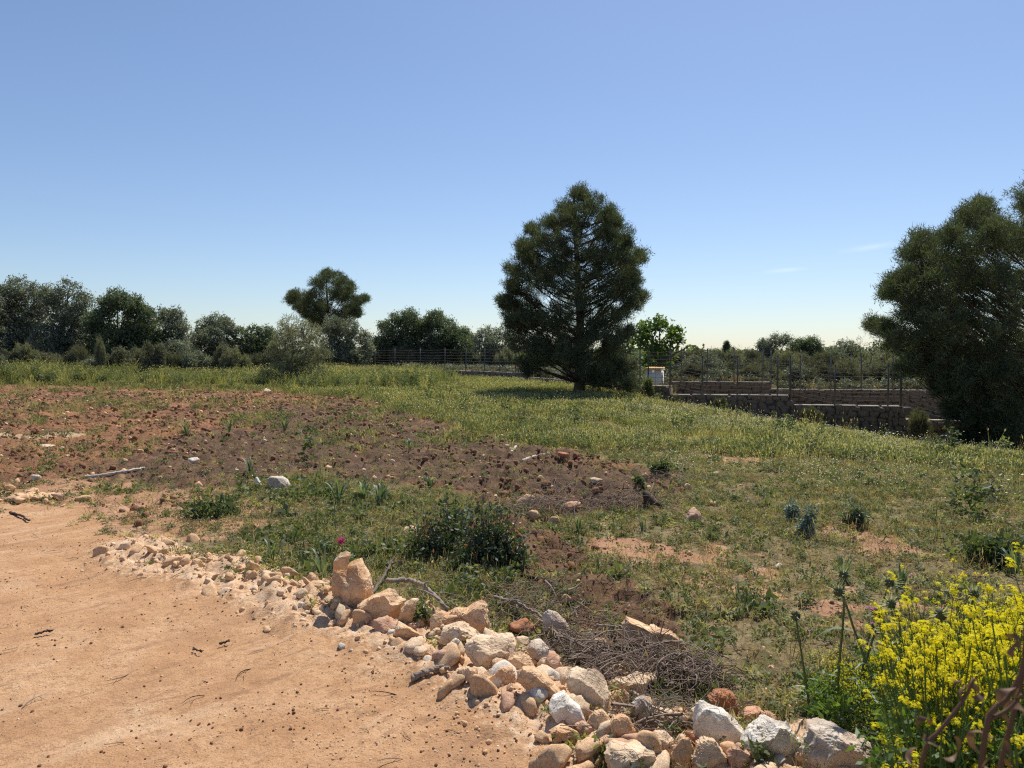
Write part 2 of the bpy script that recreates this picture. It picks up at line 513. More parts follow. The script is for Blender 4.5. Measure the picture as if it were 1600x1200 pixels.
def rock_mat(name, base, stain, pale, stain_amt=.5, pale_amt=.4, dirt=.5, bs=.28):
    q = NT(name); o = q.n("ShaderNodeTexCoord").outputs["Object"]
    mp = q.n("ShaderNodeMapping"); q.l(o, mp.inputs[0])
    r = q.rnd(); cmb = q.n("ShaderNodeCombineXYZ")
    for i in range(3): q.l(q.math('MULTIPLY', r, 37.0 + 11 * i), cmb.inputs[i])
    q.l(cmb.outputs[0], mp.inputs["Location"]); v = mp.outputs[0]
    a = q.noise(v, 5, 5, .6, .6); b = q.noise(v, 14, 6, .65, .3); f = q.noise(v, 70, 5, .7); g = q.noise(v, 220, 3, .6)
    c = q.ramp(b, [(.25, tuple(k * .72 for k in base)), (.5, base), (.75, tuple(min(.85, k * 1.22) for k in base))])
    c = q.mix(q.math('MULTIPLY', q.ramp(a, [(.42, 0), (.62, 1)]), stain_amt), c, stain)
    c = q.mix(q.math('MULTIPLY', q.ramp(b, [(.52, 0), (.68, 1)]), pale_amt), c, pale)
    c = q.mix(q.math('MULTIPLY', q.ramp(f, [(.28, 1), (.44, 0)]), .45 * dirt), c, (.34, .20, .11))
    vo = q.n("ShaderNodeTexVoronoi", feature='DISTANCE_TO_EDGE'); vo.inputs["Scale"].default_value = 7.0
    dv = q.n("ShaderNodeVectorMath", operation='ADD'); q.l(v, dv.inputs[0]); nv = q.n("ShaderNodeTexNoise"); nv.inputs["Scale"].default_value = 9; nv.inputs["Detail"].default_value = 5; q.l(v, nv.inputs["Vector"])
    sc_ = q.n("ShaderNodeVectorMath", operation='SCALE'); sc_.inputs["Scale"].default_value = .22; q.l(nv.outputs["Color"], sc_.inputs[0]); q.l(sc_.outputs[0], dv.inputs[1]); q.l(dv.outputs[0], vo.inputs["Vector"])
    crk = q.ramp(vo.outputs["Distance"], [(.0, 0), (.035, 1)])
    c = q.mix(q.math('MULTIPLY', q.math('SUBTRACT', 1.0, crk), .28), c, (.30, .18, .10))
    pit = q.ramp(q.noise(v, 38, 4, .6), [(.30, 0), (.42, 1)])
    c = q.mix(q.math('MULTIPLY', q.math('SUBTRACT', 1.0, pit), .3 * dirt + .05), c, (.34, .21, .12))
    hgt = q.math('ADD', q.math('MULTIPLY', f, .7), q.math('ADD', q.math('MULTIPLY', b, .8), q.math('MULTIPLY', pit, .35)))
    hgt = q.math('ADD', hgt, q.math('MULTIPLY', crk, .3))
    n = q.bump(g, .3, .005 * bs, q.bump(hgt, 1.0, .03 * bs))
    q.bsdf(c, .93, n, .15)
    return q.m

M = {}
M['ground'] = ground_mat()
M['tan'] = rock_mat("tan_limestone", (.69, .455, .265), (.60, .32, .15), (.80, .64, .45), .5, .45, .35)
M['cream'] = rock_mat("cream_limestone", (.72, .535, .355), (.64, .38, .20), (.82, .71, .55), .4, .5, .35)
M['white'] = rock_mat("white_limestone", (.74, .66, .55), (.64, .44, .27), (.83, .80, .74), .35, .65, .3)
M['grey'] = rock_mat("grey_limestone", (.56, .47, .38), (.58, .38, .24), (.74, .67, .58), .45, .5, .4)
M['red'] = rock_mat("red_limestone", (.42, .19, .10), (.36, .13, .06), (.56, .36, .24), .5, .3, .4)
M['pink'] = rock_mat("pinkish_limestone", (.60, .37, .245), (.54, .26, .13), (.72, .57, .45), .5, .4, .35)
M['clod'] = rock_mat("red_earth_clod", (.20, .10, .058), (.26, .11, .05), (.36, .24, .15), .5, .3)
M['sandclod'] = rock_mat("sandy_clod", (.67, .43, .245), (.58, .32, .15), (.77, .59, .41), .5, .45, .3)
M['tan_small'] = rock_mat("small_tan_limestone", (.69, .455, .265), (.60, .32, .15), (.80, .64, .45), .5, .45, .35, bs=.09)
M['tan_grit'] = rock_mat("grit_tan_limestone", (.69, .455, .265), (.60, .32, .15), (.80, .64, .45), .5, .45, .35, bs=.03)
M['cream_small'] = rock_mat("small_cream_limestone", (.72, .535, .355), (.64, .38, .20), (.82, .71, .55), .4, .5, .35, bs=.09)
M['cream_grit'] = rock_mat("grit_cream_limestone", (.72, .535, .355), (.64, .38, .20), (.82, .71, .55), .4, .5, .35, bs=.03)
M['white_small'] = rock_mat("small_white_limestone", (.74, .66, .55), (.64, .44, .27), (.83, .80, .74), .35, .65, .3, bs=.09)
M['white_grit'] = rock_mat("grit_white_limestone", (.74, .66, .55), (.64, .44, .27), (.83, .80, .74), .35, .65, .3, bs=.03)
M['pink_small'] = rock_mat("small_pinkish_limestone", (.60, .37, .245), (.54, .26, .13), (.72, .57, .45), .5, .4, .35, bs=.09)
M['pink_grit'] = rock_mat("grit_pinkish_limestone", (.60, .37, .245), (.54, .26, .13), (.72, .57, .45), .5, .4, .35, bs=.03)
M['clod_small'] = rock_mat("small_red_earth_clod", (.20, .10, .058), (.26, .11, .05), (.36, .24, .15), .5, .3, bs=.09)
M['clod_grit'] = rock_mat("grit_red_earth_clod", (.20, .10, .058), (.26, .11, .05), (.36, .24, .15), .5, .3, bs=.03)
M['sandclod_small'] = rock_mat("small_sandy_clod", (.67, .43, .245), (.58, .32, .15), (.77, .59, .41), .5, .45, .3, bs=.09)
M['sandclod_grit'] = rock_mat("grit_sandy_clod", (.67, .43, .245), (.58, .32, .15), (.77, .59, .41), .5, .45, .3, bs=.03)
M['wallstone'] = rock_mat("wall_stone", (.20, .17, .14), (.24, .15, .09), (.36, .33, .28), .4, .4, bs=.25)
M['wallstone_warm'] = rock_mat("warm_wall_stone", (.21, .165, .125), (.24, .15, .10), (.34, .29, .235), .4, .3, bs=.25)
M['mortar'] = flat_mat("wall_earth_fill", (.13, .10, .075), .95, .4, 6, .6)
M['cap'] = flat_mat("wall_cap_sunlit_tone", (.40, .35, .28), .9, .35, 8, .5)  # paler than the wall stones: sunlit line along the wall top painted in
M['bark'] = flat_mat("pine_bark", (.115, .082, .06), .95, .5, 9, .9)
M['greybark'] = flat_mat("grey_bark", (.14, .12, .10), .95, .45, 12, .8)
M['deadwood'] = flat_mat("weathered_dead_wood", (.27, .215, .17), .9, .5, 30, .7)
M['palewood'] = flat_mat("bleached_wood", (.52, .46, .39), .85, .3, 30, .6)
M['darkwood'] = flat_mat("dark_rotten_wood", (.075, .05, .038), .9, .5, 25, .8)
M['twig'] = flat_mat("dry_twig", (.235, .175, .135), .9, .5, 40, .4)
M['post'] = flat_mat("galvanised_post", (.10, .095, .085), .55, .25, 15, .1, .5)
M['wire'] = flat_mat("fence_wire", (.10, .092, .082), .8, .2, 15, .05, .1)
M['stucco'] = flat_mat("white_stucco", (.74, .72, .67), .9, .08, 12, .2)
M['rooftile'] = flat_mat("ochre_roof_tile", (.62, .40, .16), .85, .3, 9, .3)
M['hutdoor'] = flat_mat("grey_metal_door", (.42, .40, .37), .6, .15, 9, .1)
M['sign_red'] = flat_mat("red_sign", (.45, .06, .04), .6, .1, 9, .05)
M['pine'] = leaf_mat("pine_needles", [(.05, (.036, .050, .026)), (.5, (.074, .092, .046)), (.95, (.15, .16, .08))], .30, .05, .0)
M['olive'] = leaf_mat("olive_leaves", [(.05, (.080, .092, .066)), (.5, (.150, .162, .118)), (.95, (.27, .28, .21))], .30, .08, .0)
M['carob'] = leaf_mat("carob_leaves", [(.05, (.045, .064, .030)), (.5, (.085, .112, .052)), (.95, (.16, .185, .09))], .36, .08, .0)
M['fig'] = leaf_mat("fig_leaves", [(.05, (.070, .115, .024)), (.5, (.11, .165, .036)), (.95, (.17, .23, .06))], .4, .05, .0)
M['scrub'] = leaf_mat("scrub_leaves", [(.05, (.066, .070, .044)), (.5, (.118, .118, .072)), (.95, (.21, .195, .125))], .28, .05, .3)
M['tamarisk'] = leaf_mat("feathery_leaves", [(.05, (.11, .112, .074)), (.5, (.18, .18, .12)), (.95, (.28, .27, .185))], .38, .04, .0)
M['mastic'] = leaf_mat("mastic_leaves", [(.05, (.028, .045, .018)), (.55, (.055, .08, .032)), (.8, (.10, .13, .05)), (.95, (.26, .10, .06))], .35, .07, .0)
M['euphorbia'] = leaf_mat("spurge_leaves", [(.05, (.10, .135, .115)), (.5, (.17, .21, .18)), (.95, (.28, .33, .29))], .3, .06, .0)
M['grass'] = leaf_mat("grass_blades", [(.08, (.105, .122, .040)), (.35, (.210, .218, .074)), (.62, (.37, .335, .135)), (.9, (.56, .47, .27))], .42, .05, .55)
M['lush'] = leaf_mat("lush_grass_blades", [(.1, (.062, .085, .030)), (.5, (.118, .142, .054)), (.9, (.225, .228, .105))], .38, .05, .5)
M['dry'] = leaf_mat("dry_straw", [(.1, (.16, .105, .055)), (.5, (.30, .21, .115)), (.9, (.46, .36, .21))], .3, .05, .5)
M['herb'] = leaf_mat("herb_leaves", [(.1, (.058, .082, .028)), (.5, (.105, .130, .046)), (.9, (.19, .20, .085))], .4, .06, .5)
M['asphodel'] = leaf_mat("asphodel_leaves", [(.1, (.065, .10, .045)), (.5, (.11, .15, .07)), (.9, (.22, .25, .12))], .35, .10, .2)
M['mustleaf'] = leaf_mat("mustard_leaves", [(.1, (.055, .10, .02)), (.5, (.10, .16, .03)), (.9, (.17, .23, .05))], .45, .07, .3)
M['yellow'] = leaf_mat("yellow_petals", [(.1, (.60, .48, .005)), (.5, (.72, .62, .01)), (.9, (.80, .74, .04))], .35, .02, .2)
M['white_p'] = leaf_mat("white_petals", [(.1, (.60, .58, .48)), (.9, (.80, .79, .72))], .35, .02, .3)
M['purple'] = leaf_mat("purple_florets", [(.1, (.40, .15, .48)), (.9, (.68, .36, .72))], .3, .02, .0)
M['magenta'] = leaf_mat("magenta_florets", [(.1, (.35, .03, .16)), (.9, (.5, .08, .26))], .3, .02, .0)
M['thistle'] = leaf_mat("thistle_green", [(.1, (.06, .09, .03)), (.5, (.12, .155, .06)), (.9, (.30, .33, .19))], .3, .06, .0)
M['bract'] = leaf_mat("thistle_bracts", [(.1, (.05, .05, .03)), (.5, (.13, .14, .06)), (.9, (.50, .50, .30))], .3, .06, .0)
M['deadweed'] = leaf_mat("withered_brown_leaves", [(.1, (.085, .043, .020)), (.5, (.15, .08, .042)), (.9, (.24, .145, .085))], .2, .05, .0)

# ------------------------------------------------------------------ the ground
def build_ground():
    ang = np.radians(np.arange(-52, 52.001, 0.2))
    rr = [0.9]
    while rr[-1] < 330: rr.append(rr[-1] * 1.0085 if rr[-1] < 60 else rr[-1] * 1.03)
    rr = np.array(rr)
    A, R = np.meshgrid(ang, rr)
    X, Y = (R * np.sin(A)).ravel(), (R * np.cos(A)).ravel()
    m = masks(X, Y)
    fade = 1 - ss(np.hypot(X, Y), 90, 200)
    Z = base_z(X, Y) + disp(X, Y, m) * fade
    nr, na = A.shape
    i, j = np.meshgrid(np.arange(nr - 1), np.arange(na - 1), indexing='ij')
    F = np.stack([i * na + j, i * na + j + 1, (i + 1) * na + j + 1, (i + 1) * na + j], -1).reshape(-1, 4)[:, ::-1]
    names = ["road", "soil", "berm", "red", "straw", "dark"]
    V = np.stack([X, Y, Z], -1)
    dom = np.stack([m[0][F].mean(1), m[1][F].mean(1)], -1)
    near = np.hypot(X, Y)[F].mean(1) < 60
    which = np.where((dom[:, 0] > .5) & near, 0, np.where((dom[:, 1] > .5) & near, 1, 2))
    out = []
    for k, nm in enumerate(("dirt_track", "bare_soil", "ground")):
        f = F[which == k]
        used, inv = np.unique(f, return_inverse=True)
        me = mesh_np(nm, V[used], inv.reshape(-1, 4), M['ground'], None, True, {n: a[used] for n, a in zip(names, m)})
        o = add(nm, me); out.append(o)
    # the rest of the plain, coarse: behind the camera and out to the horizon
    a2 = np.radians(np.linspace(52, 308, 65)); r2 = np.array([0.0, .9, 2, 4, 8, 16, 32, 64, 128, 330.0])
    a3 = np.radians(np.linspace(0, 360, 121)); r3 = np.array([326.0, 700, 1500, 3500, 5200])
    vs, fs, n0 = [], [], 0
    for aa, rrr in ((a2, r2), (a3, r3)):
        AA, RR = np.meshgrid(aa, rrr)
        x, y = (RR * np.sin(AA)).ravel(), (RR * np.cos(AA)).ravel()
        z = np.where(RR.ravel() < 340, base_z(x, np.where(y > 0, y, y * 0)), .5) - .02
        b, c = AA.shape
        ii, jj = np.meshgrid(np.arange(b - 1), np.arange(c - 1), indexing='ij')
        vs.append(np.stack([x, y, z], -1)); fs.append(np.stack([ii * c + jj, ii * c + jj + 1, (ii + 1) * c + jj + 1, (ii + 1) * c + jj], -1).reshape(-1, 4)[:, ::-1] + n0)
        n0 += len(x)
    vv = np.vstack(vs); mm = masks(vv[:, 0], vv[:, 1])
    far = add("land", mesh_np("land", vv, np.vstack(fs), M['ground'], None, True, {n: a * (np.hypot(vv[:, 0], vv[:, 1]) < 45) for n, a in zip(names, mm)}))
    tag(out[0], "sandy orange dirt track sweeping across the left foreground", "dirt track", kind='structure')
    tag(out[1], "bare turned red-brown soil between the track and the grass", "bare soil", kind='structure')
    tag(out[2], "field ground under the grass, brown earth with reddish bare tracks", "field", kind='structure')
    tag(far, "flat land stretching away to the horizon", "land", kind='structure')
build_ground()

# ------------------------------------------------------------------ foliage makers
def needles(C, S, K, ln, wd, rng, axis=None, up=.35):
    N = len(C)
    d = rng.normal(size=(N, K, 3))
    if axis is not None: d = d + axis[:, None, :] * 0.9
    d[:, :, 2] += up
    d /= np.linalg.norm(d, axis=2)[:, :, None] + 1e-9
    b = C[:, None] + rng.normal(size=(N, K, 3)) * (S[:, None, None] * .33)
    L = (ln * S[:, None] * rng.uniform(.6, 1.25, (N, K)))[:, :, None]
    sd = np.cross(d, rng.normal(size=(N, K, 3))); sd /= np.linalg.norm(sd, axis=2)[:, :, None] + 1e-9
    w = (wd * S)[:, None, None]
    v = np.stack([b - sd * w, b + sd * w, b + d * L], 2).reshape(-1, 3)
    f = np.arange(len(v)).reshape(-1, 3)
    t = np.repeat(np.clip(rng.normal(.5, .17, N)[:, None] + rng.normal(0, .13, (N, K)), 0, 1).ravel(), 3)
    return v, f, t

def leaves(C, S, K, ln, wd, rng, flat=0.0, tri=False):
    N = len(C)
    d = rng.normal(size=(N, K, 3)); d[:, :, 2] *= (1 - flat)
    d /= np.linalg.norm(d, axis=2)[:, :, None] + 1e-9
    b = C[:, None] + rng.normal(size=(N, K, 3)) * (S[:, None, None] * .42)
    L = (ln * rng.uniform(.6, 1.3, (N, K)))[:, :, None]
    sd = np.cross(d, rng.normal(size=(N, K, 3))); sd /= np.linalg.norm(sd, axis=2)[:, :, None] + 1e-9
    w = wd * rng.uniform(.7, 1.2, (N, K))[:, :, None]
    if tri:
        v = np.stack([b - sd * w, b + d * L, b + sd * w], 2).reshape(-1, 3)
        t = np.repeat(np.clip(rng.normal(.5, .18, N)[:, None] + rng.normal(0, .14, (N, K)), 0, 1).ravel(), 3)
        return v, np.arange(len(v)).reshape(-1, 3), t
    v = np.stack([b, b + d * L * .5 + sd * w, b + d * L, b + d * L * .5 - sd * w], 2).reshape(-1, 3)
    q = np.arange(len(v)).reshape(-1, 4)
    f = np.vstack([q[:, [0, 1, 2]], q[:, [0, 2, 3]]])
    t = np.repeat(np.clip(rng.normal(.5, .18, N)[:, None] + rng.normal(0, .14, (N, K)), 0, 1).ravel(), 4)
    return v, f, t

def pine(name, label, D, base_px, lobes, rng, trunk_r=.2, K=22, cs=.25, ln=.66, wd=.046, dens=1.0, split=True, top_px=None):
    """a pine built from foliage lobes round a leading trunk; every lobe is carried by its own limb"""
    k = D / F_PX
    loc = Vector(((base_px[0] - 800) * k, D, 0)); loc.z = gz1(loc.x, loc.y) - .05
    root = empty(name, loc); tag(root, label, "pine tree")
    zc = lambda y: EYE + (HORIZON - y) * k - loc.z
    top = min(l[1] - l[2] for l in lobes) if top_px is None else top_px
    H = zc(top); bend = rng.normal(0, .03, 2)
    def trunk_pt(h):
        t = h / H; return np.array([bend[0] * h + .10 * math.sin(t * 5), bend[1] * h + .12 * math.sin(t * 4 + 1), h])
    tb = MB(); hs = np.linspace(-.15, H * .95, 16)
    tb.tube([trunk_pt(h) for h in hs], [trunk_r * (1 - .93 * max(h, 0) / H) * (1.5 if h < .12 else 1) + .012 for h in hs], 10)
    add("trunk", tb.mesh("trunk", M['bark'], True), root)
    C, S, AX = [], [], []; allb = MB()
    for (bx, by, br) in lobes:
        dx, R, z0 = (bx - base_px[0]) * k, br * k, zc(by)
        env = max((abs(l[0] - base_px[0]) + l[2]) * k for l in lobes if abs(l[1] - by) < 28)
        A = min(3.7, math.sqrt(max(0.0, env * env - dx * dx)) * .8)
        nc = 1 + (A > .8 * R) + (A > 1.7 * R) + (A > 3.0 * R)
        for q in range(nc):
            oy = 0 if nc == 1 else -A + 2 * A * q / (nc - 1)
            c = np.array([dx + rng.normal(0, .10) * R, oy + rng.normal(0, .2) * R, z0 + rng.normal(0, .10) * R * (nc > 1)])
            c[0] += (bx - 800) * k * c[1] / D; c[2] += (z0 + loc.z - EYE) * c[1] / D
            Rq = R * .97 * (1.0 if abs(oy) < .1 else rng.uniform(.75, 1.0))
            q_ = cs / .25
            nt = int(dens * 6.6 * (Rq / (.5 * q_)) ** 1.6) + 4
            for z in range(nt):
                dz_ = unit(rng, 1)[0]
                cs_ = c + dz_ * Rq * rng.uniform(.05, 1.0) ** .5 * np.array([1, 1, .85]); Rs = q_ * rng.uniform(.14, .30)
                if n3(cs_[None] * (1.5 / q_) + 7, 11)[0] < rng.uniform(.30, .51): continue
                n = int(4 + 5 * (Rs / (.22 * q_)) ** 1.5)
                d = unit(rng, n); d[:, 2] += .2; d /= np.linalg.norm(d, axis=1)[:, None]
                P = cs_ + d * (Rs * rng.uniform(.1, 1.0, n) ** .5)[:, None] * np.array([1.15, 1.15, .75])
                k_ = P[:, 2] > .12; P, d = P[k_], d[k_]
                C.append(P); S.append(cs * rng.uniform(.6, 1.1, len(P))); AX.append(d * .6 + dz_ * .5 + np.array([0, 0, .55]))
            hd = math.hypot(c[0], c[1]); h0 = float(np.clip(c[2] - hd * rng.uniform(.35, .75), H * .07, H * .93))
            p0 = trunk_pt(h0); pm = (p0 + c) / 2 + np.array([0, 0, -.10 * hd]) + rng.normal(0, .08, 3) * hd
            lb = MB(); path = bez(p0, pm, c, 8); r0 = trunk_r * .30 * (1 - .65 * h0 / H) * (.5 + .35 * R)
            lb.tube(path, np.linspace(r0, .014, 8), 5)
            for z in range(7):
                m = path[rng.integers(4, 8)]; e = c + unit(rng, 1)[0] * Rq * rng.uniform(.5, .9) + [0, 0, .1 * Rq]
                lb.tube(bez(m, (m + e) / 2 + [0, 0, -.08 * Rq], e, 4), np.linspace(.016, .005, 4), 3, cap=False)
            m_ = int(4 * hd) + 2; si = rng.integers(4, 8, m_); Pl = path[si] + rng.normal(0, .24, (m_, 3)) * (.5 + .35 * R)
            Pl = Pl[Pl[:, 2] > .2]; C.append(Pl); S.append(cs * rng.uniform(.7, 1.2, len(Pl))); AX.append(np.tile(np.array([c[0], c[1], 0]) / (hd + .3) * .7 + np.array([0, 0, .5]), (len(Pl), 1)))
            if split: add("limb", lb.mesh("limb", M['bark'], True), root)
            else:
                for v_, f_, t_ in zip(lb.v, lb.f, lb.t): pass
                off = 0
                for v_, f_, t_ in zip(lb.v, lb.f, lb.t):
                    allb.add(v_, f_ - off, t_); off += len(v_)
    if not split: add("branches", allb.mesh("branches", M['bark'], True), root)
    C, S, AX = np.vstack(C), np.concatenate(S), np.vstack(AX)
    v, f, t = needles(C, S, K, ln, wd, rng, AX, .3)
    add("crown", mesh_np("crown", v, f, M['pine'], t), root)
    return root

def blob_tree(name, label, D, base_px, blobs, mat, rng, cat="tree", dens=1.0, ll=.10, lw=.03, cs=.26, K=16, bark='greybark', trunk_r=.14, stems=1, mode='leaf', depth=.85, group=None, gapn=.42, fill=3):
    k = D / F_PX
    loc = Vector(((base_px[0] - 800) * k, D, 0)); loc.z = gz1(loc.x, loc.y) - .05
    root = empty(name, loc); tag(root, label, cat, group)
    C, S = [], []
    tb = MB()
    zc = EYE + (HORIZON - base_px[1]) * k
    bl = []
    for (bx, by, r) in blobs:
        R = r * k
        c = np.array([(bx - base_px[0]) * k, rng.uniform(-1, 1) * R * depth, EYE + (HORIZON - by) * k - loc.z])
        bl.append((c, R))
    xs_ = [b[0] for b in blobs]; rm_ = float(np.mean([b[2] for b in blobs])); bot = max(b[1] for b in blobs)
    for q in range(fill):
        fx = min(xs_) + (max(xs_) - min(xs_)) * (q + .5) / fill; fy = (bot + base_px[1]) / 2 - rng.uniform(0, 6); R = max(rm_ * 1.05, (base_px[1] - bot) * .62) * k
        bl.append((np.array([(fx - base_px[0]) * k, rng.uniform(-.8, .8) * R, max(R * .5, EYE + (HORIZON - fy) * k - loc.z)]), R))
    # twin lobes give the crown its thickness front to back
    extra = []
    for c, R in bl:
        if rng.uniform() < .75:
            extra.append((c + np.array([rng.normal(0, .25) * R, rng.choice([-1, 1]) * R * rng.uniform(.6, 1.1), -R * rng.uniform(.05, .35)]), R * .85))
    allb = bl + extra
    for c, R in allb:
        n = int(dens * 48 * (R / .6) ** 2)
        d = unit(rng, n)
        rad = R * rng.uniform(.35, 1.0, n) ** .45
        keep = n3((c + d * rad[:, None]) * (1.6 / max(R, .3)) + 31, 5) > gapn * rng.uniform(.7, 1.1, n)
        rad = rad * (0.82 + .36 * n3(d * 2.2 + c, 9))
        P = c + d * rad[:, None] * np.array([1, 1, .92])
        P = P[keep & (P[:, 2] > .05)]
        C.append(P); S.append(np.full(len(P), cs) * rng.uniform(.7, 1.3, len(P)))
    C = np.vstack(C); S = np.concatenate(S)
    tops = sorted(bl, key=lambda b: -b[1])
    Hc = max(c[2] for c, R in bl)
    for s in range(stems):
        off = np.array([rng.normal(0, .15) * (stems > 1), rng.normal(0, .15), 0])
        fork = off + np.array([rng.normal(0, .1), rng.normal(0, .1), max(.25, .33 * Hc)])
        tb.tube(bez(off + [0, 0, -.1], (off + fork) / 2 + [rng.normal(0, .08), 0, 0], fork, 5), np.linspace(trunk_r * 1.3, trunk_r * .8, 5), 7)
        for q, (c, R) in enumerate(bl):
            if q % stems != s: continue
            m = (fork + c) / 2 + np.array([rng.normal(0, .15), rng.normal(0, .15), -.1 * R])
            tb.tube(bez(fork, m, c, 6), np.linspace(trunk_r * .6, .02, 6), 5)
            for z in range(6):
                e = c + unit(rng, 1)[0] * R * .85
                tb.tube(bez(m * .4 + c * .6, (c + e) / 2, e, 4), np.linspace(.025, .007, 4), 3, cap=False)
    add("trunk", tb.mesh("trunk", M[bark], True), root)
    if mode == 'leaf': v, f, t = leaves(C, S, K, ll, lw, rng, tri=D > 43)
    else: v, f, t = needles(C, S, K, ll / cs, lw / cs, rng, None, .5)
    add("crown", mesh_np("crown", v, f, M[mat], t), root)
    return root

R1 = np.random.default_rng(101)
# ---- the pines
pine("pine_tree", "tall full pine standing alone mid-field in front of the stone wall", 32.8, (905, 622),
     [(906, 303, 15), (884, 325, 20), (925, 322, 22), (950, 338, 14), (898, 350, 36), (945, 360, 30), (972, 372, 16), (845, 372, 24), (832, 362, 12), (880, 400, 44), (940, 402, 42), (975, 408, 24), (1000, 402, 12), (822, 405, 20), (845, 440, 40), (910, 450, 55), (968, 445, 32), (803, 448, 16), (828, 488, 36), (880, 500, 50), (940, 500, 50), (984, 474, 20), (1002, 463, 10), (798, 478, 16), (790, 470, 10), (812, 528, 26), (850, 545, 40), (903, 548, 42), (928, 588, 18), (955, 545, 38), (982, 522, 12), (828, 572, 24), (950, 588, 28), (985, 426, 17), (984, 442, 15), (978, 386, 16), (806, 424, 15), (806, 504, 19), (816, 386, 17), (860, 352, 13), (963, 350, 13), (974, 575, 20), (985, 604, 14)], R1, .24)
pine("pine_tree", "large dark spreading pine at the right edge, its low limbs hanging over the wall", 25.5, (1650, 716),
     [(1600, 318, 28), (1650, 290, 40), (1700, 300, 40), (1522, 330, 26), (1508, 345, 22), (1550, 365, 40), (1600, 380, 55), (1670, 370, 60), (1440, 382, 26), (1425, 395, 20), (1470, 410, 40), (1530, 430, 55), (1600, 460, 60), (1700, 450, 70), (1402, 440, 22), (1392, 455, 18), (1430, 465, 34), (1490, 490, 52), (1560, 530, 60), (1640, 540, 70), (1380, 512, 16), (1362, 508, 9), (1405, 525, 26), (1450, 545, 42), (1500, 580, 46), (1570, 600, 55), (1640, 620, 50), (1425, 574, 22), (1474, 602, 24), (1490, 642, 20), (1720, 560, 70), (1760, 480, 60), (1740, 640, 50), (1595, 658, 34), (1533, 640, 32), (1560, 690, 22), (1455, 440, 28), (1422, 428, 18), (1482, 370, 20), (1440, 502, 24), (1416, 490, 16), (1472, 522, 32), (1510, 682, 14)], R1, .26, cs=.25, dens=.95)
pine("pine_tree", "pine rising above the olive trees to the left, dark against the sky", 74.0, (515, 566),
     [(513, 430, 11), (500, 443, 15), (533, 438, 13), (547, 452, 13), (562, 470, 10), (488, 465, 15), (520, 462, 22), (545, 478, 17), (461, 462, 10), (456, 470, 8), (470, 482, 9), (500, 488, 18), (530, 494, 20), (560, 490, 8), (515, 510, 16), (572, 466, 5), (494, 505, 13), (536, 512, 13), (500, 478, 14), (554, 485, 10), (480, 490, 9), (478, 474, 8), (540, 460, 14)], R1, .2, K=22, cs=.36, wd=.05, dens=.55, split=False)

# ---- broad-leaved trees, each placed by its own crown lobes
T = [
 ("olive_tree", "grey-green olive tree standing furthest left in the tree line, half out of the photo", 54, (-25, 566), [(-60, 470, 28), (-30, 455, 26), (-5, 475, 24), (-45, 500, 30), (-10, 505, 28)], 'olive'),
 ("olive_tree", "tall open olive tree with sky showing through, second in the left tree line", 56, (38, 566), [(12, 468, 24), (38, 452, 20), (62, 466, 20), (30, 492, 26), (58, 500, 22), (8, 500, 20), (45, 525, 24)], 'olive'),
 ("olive_tree", "tall open olive tree with a leaning twin-lobed top, third in the left tree line", 55, (104, 566), [(84, 462, 18), (112, 452, 17), (128, 470, 15), (95, 486, 22), (122, 496, 20), (100, 520, 26), (140, 515, 14)], 'olive'),
 ("olive_tree", "broad domed dark tree with a forked trunk and a sky gap under its crown", 54, (183, 570), [(160, 480, 18), (188, 468, 18), (212, 478, 19), (232, 490, 15), (168, 505, 22), (205, 502, 22), (232, 515, 16), (150, 500, 14)], 'carob'),
 ("olive_tree", "smaller olive tree sloping down to the right beside the broad domed tree", 56, (266, 568), [(254, 492, 13), (272, 494, 15), (286, 510, 12), (262, 515, 20), (282, 530, 16), (245, 530, 18)], 'olive'),
 ("olive_tree", "rounded olive tree with a paler top, between the sloping olive and the dark carob", 60, (335, 566), [(334, 503, 14), (352, 506, 13), (318, 512, 16), (345, 525, 20), (312, 530, 16), (366, 516, 10)], 'olive'),
 ("carob_tree", "low dark carob tree behind the feathery grey bush", 60, (395, 566), [(395, 520, 14), (378, 524, 13), (412, 520, 13), (398, 540, 18), (420, 535, 14)], 'carob'),
 ("olive_tree", "grey-green olive tree under the left pine, right of the feathery bush", 60, (540, 572), [(520, 508, 15), (545, 512, 16), (562, 525, 14), (508, 525, 16), (535, 530, 20), (572, 540, 10)], 'olive'),
 ("carob_tree", "dark carob tree with a bumpy top, left half of the clump behind the fence", 70, (630, 562), [(602, 512, 14), (622, 500, 14), (642, 497, 15), (612, 530, 18), (640, 525, 20), (592, 535, 12), (660, 515, 16)], 'carob'),
 ("carob_tree", "dark carob tree with a rounded top, right half of the clump behind the fence", 70, (690, 562), [(682, 499, 15), (668, 508, 13), (700, 512, 15), (685, 528, 20), (712, 526, 15), (725, 522, 12), (738, 532, 10)], 'carob'),
 ("olive_tree", "low olive tree just left of the big middle pine, beyond the fence", 66, (768, 562), [(758, 522, 13), (782, 522, 13), (745, 532, 12), (798, 528, 13), (770, 540, 16)], 'olive'),
 ("olive_tree", "light olive tree on the skyline beside the rounder dark tree, far right", 78, (1206, 574), [(1196, 540, 12), (1212, 532, 11), (1226, 531, 9), (1208, 555, 14), (1190, 552, 9)], 'olive'),
 ("carob_tree", "round dark green carob on the skyline above the fence, far right", 76, (1258, 576), [(1248, 543, 15), (1266, 540, 14), (1280, 553, 11), (1240, 560, 14), (1264, 562, 15)], 'carob'),
]
for i, (nm, lab, D, b, bl, mt) in enumerate(T):
    far = D > 65
    blob_tree(nm, lab, D, b, bl, mt, np.random.default_rng(200 + i), dens=(1.2 if mt == 'carob' else 1.0) * (1.6 if D > 74 else 1.0), ll=.18, lw=.042, cs=.28 if not far else .34, K=13, gapn=.36 if mt == 'olive' else .27)
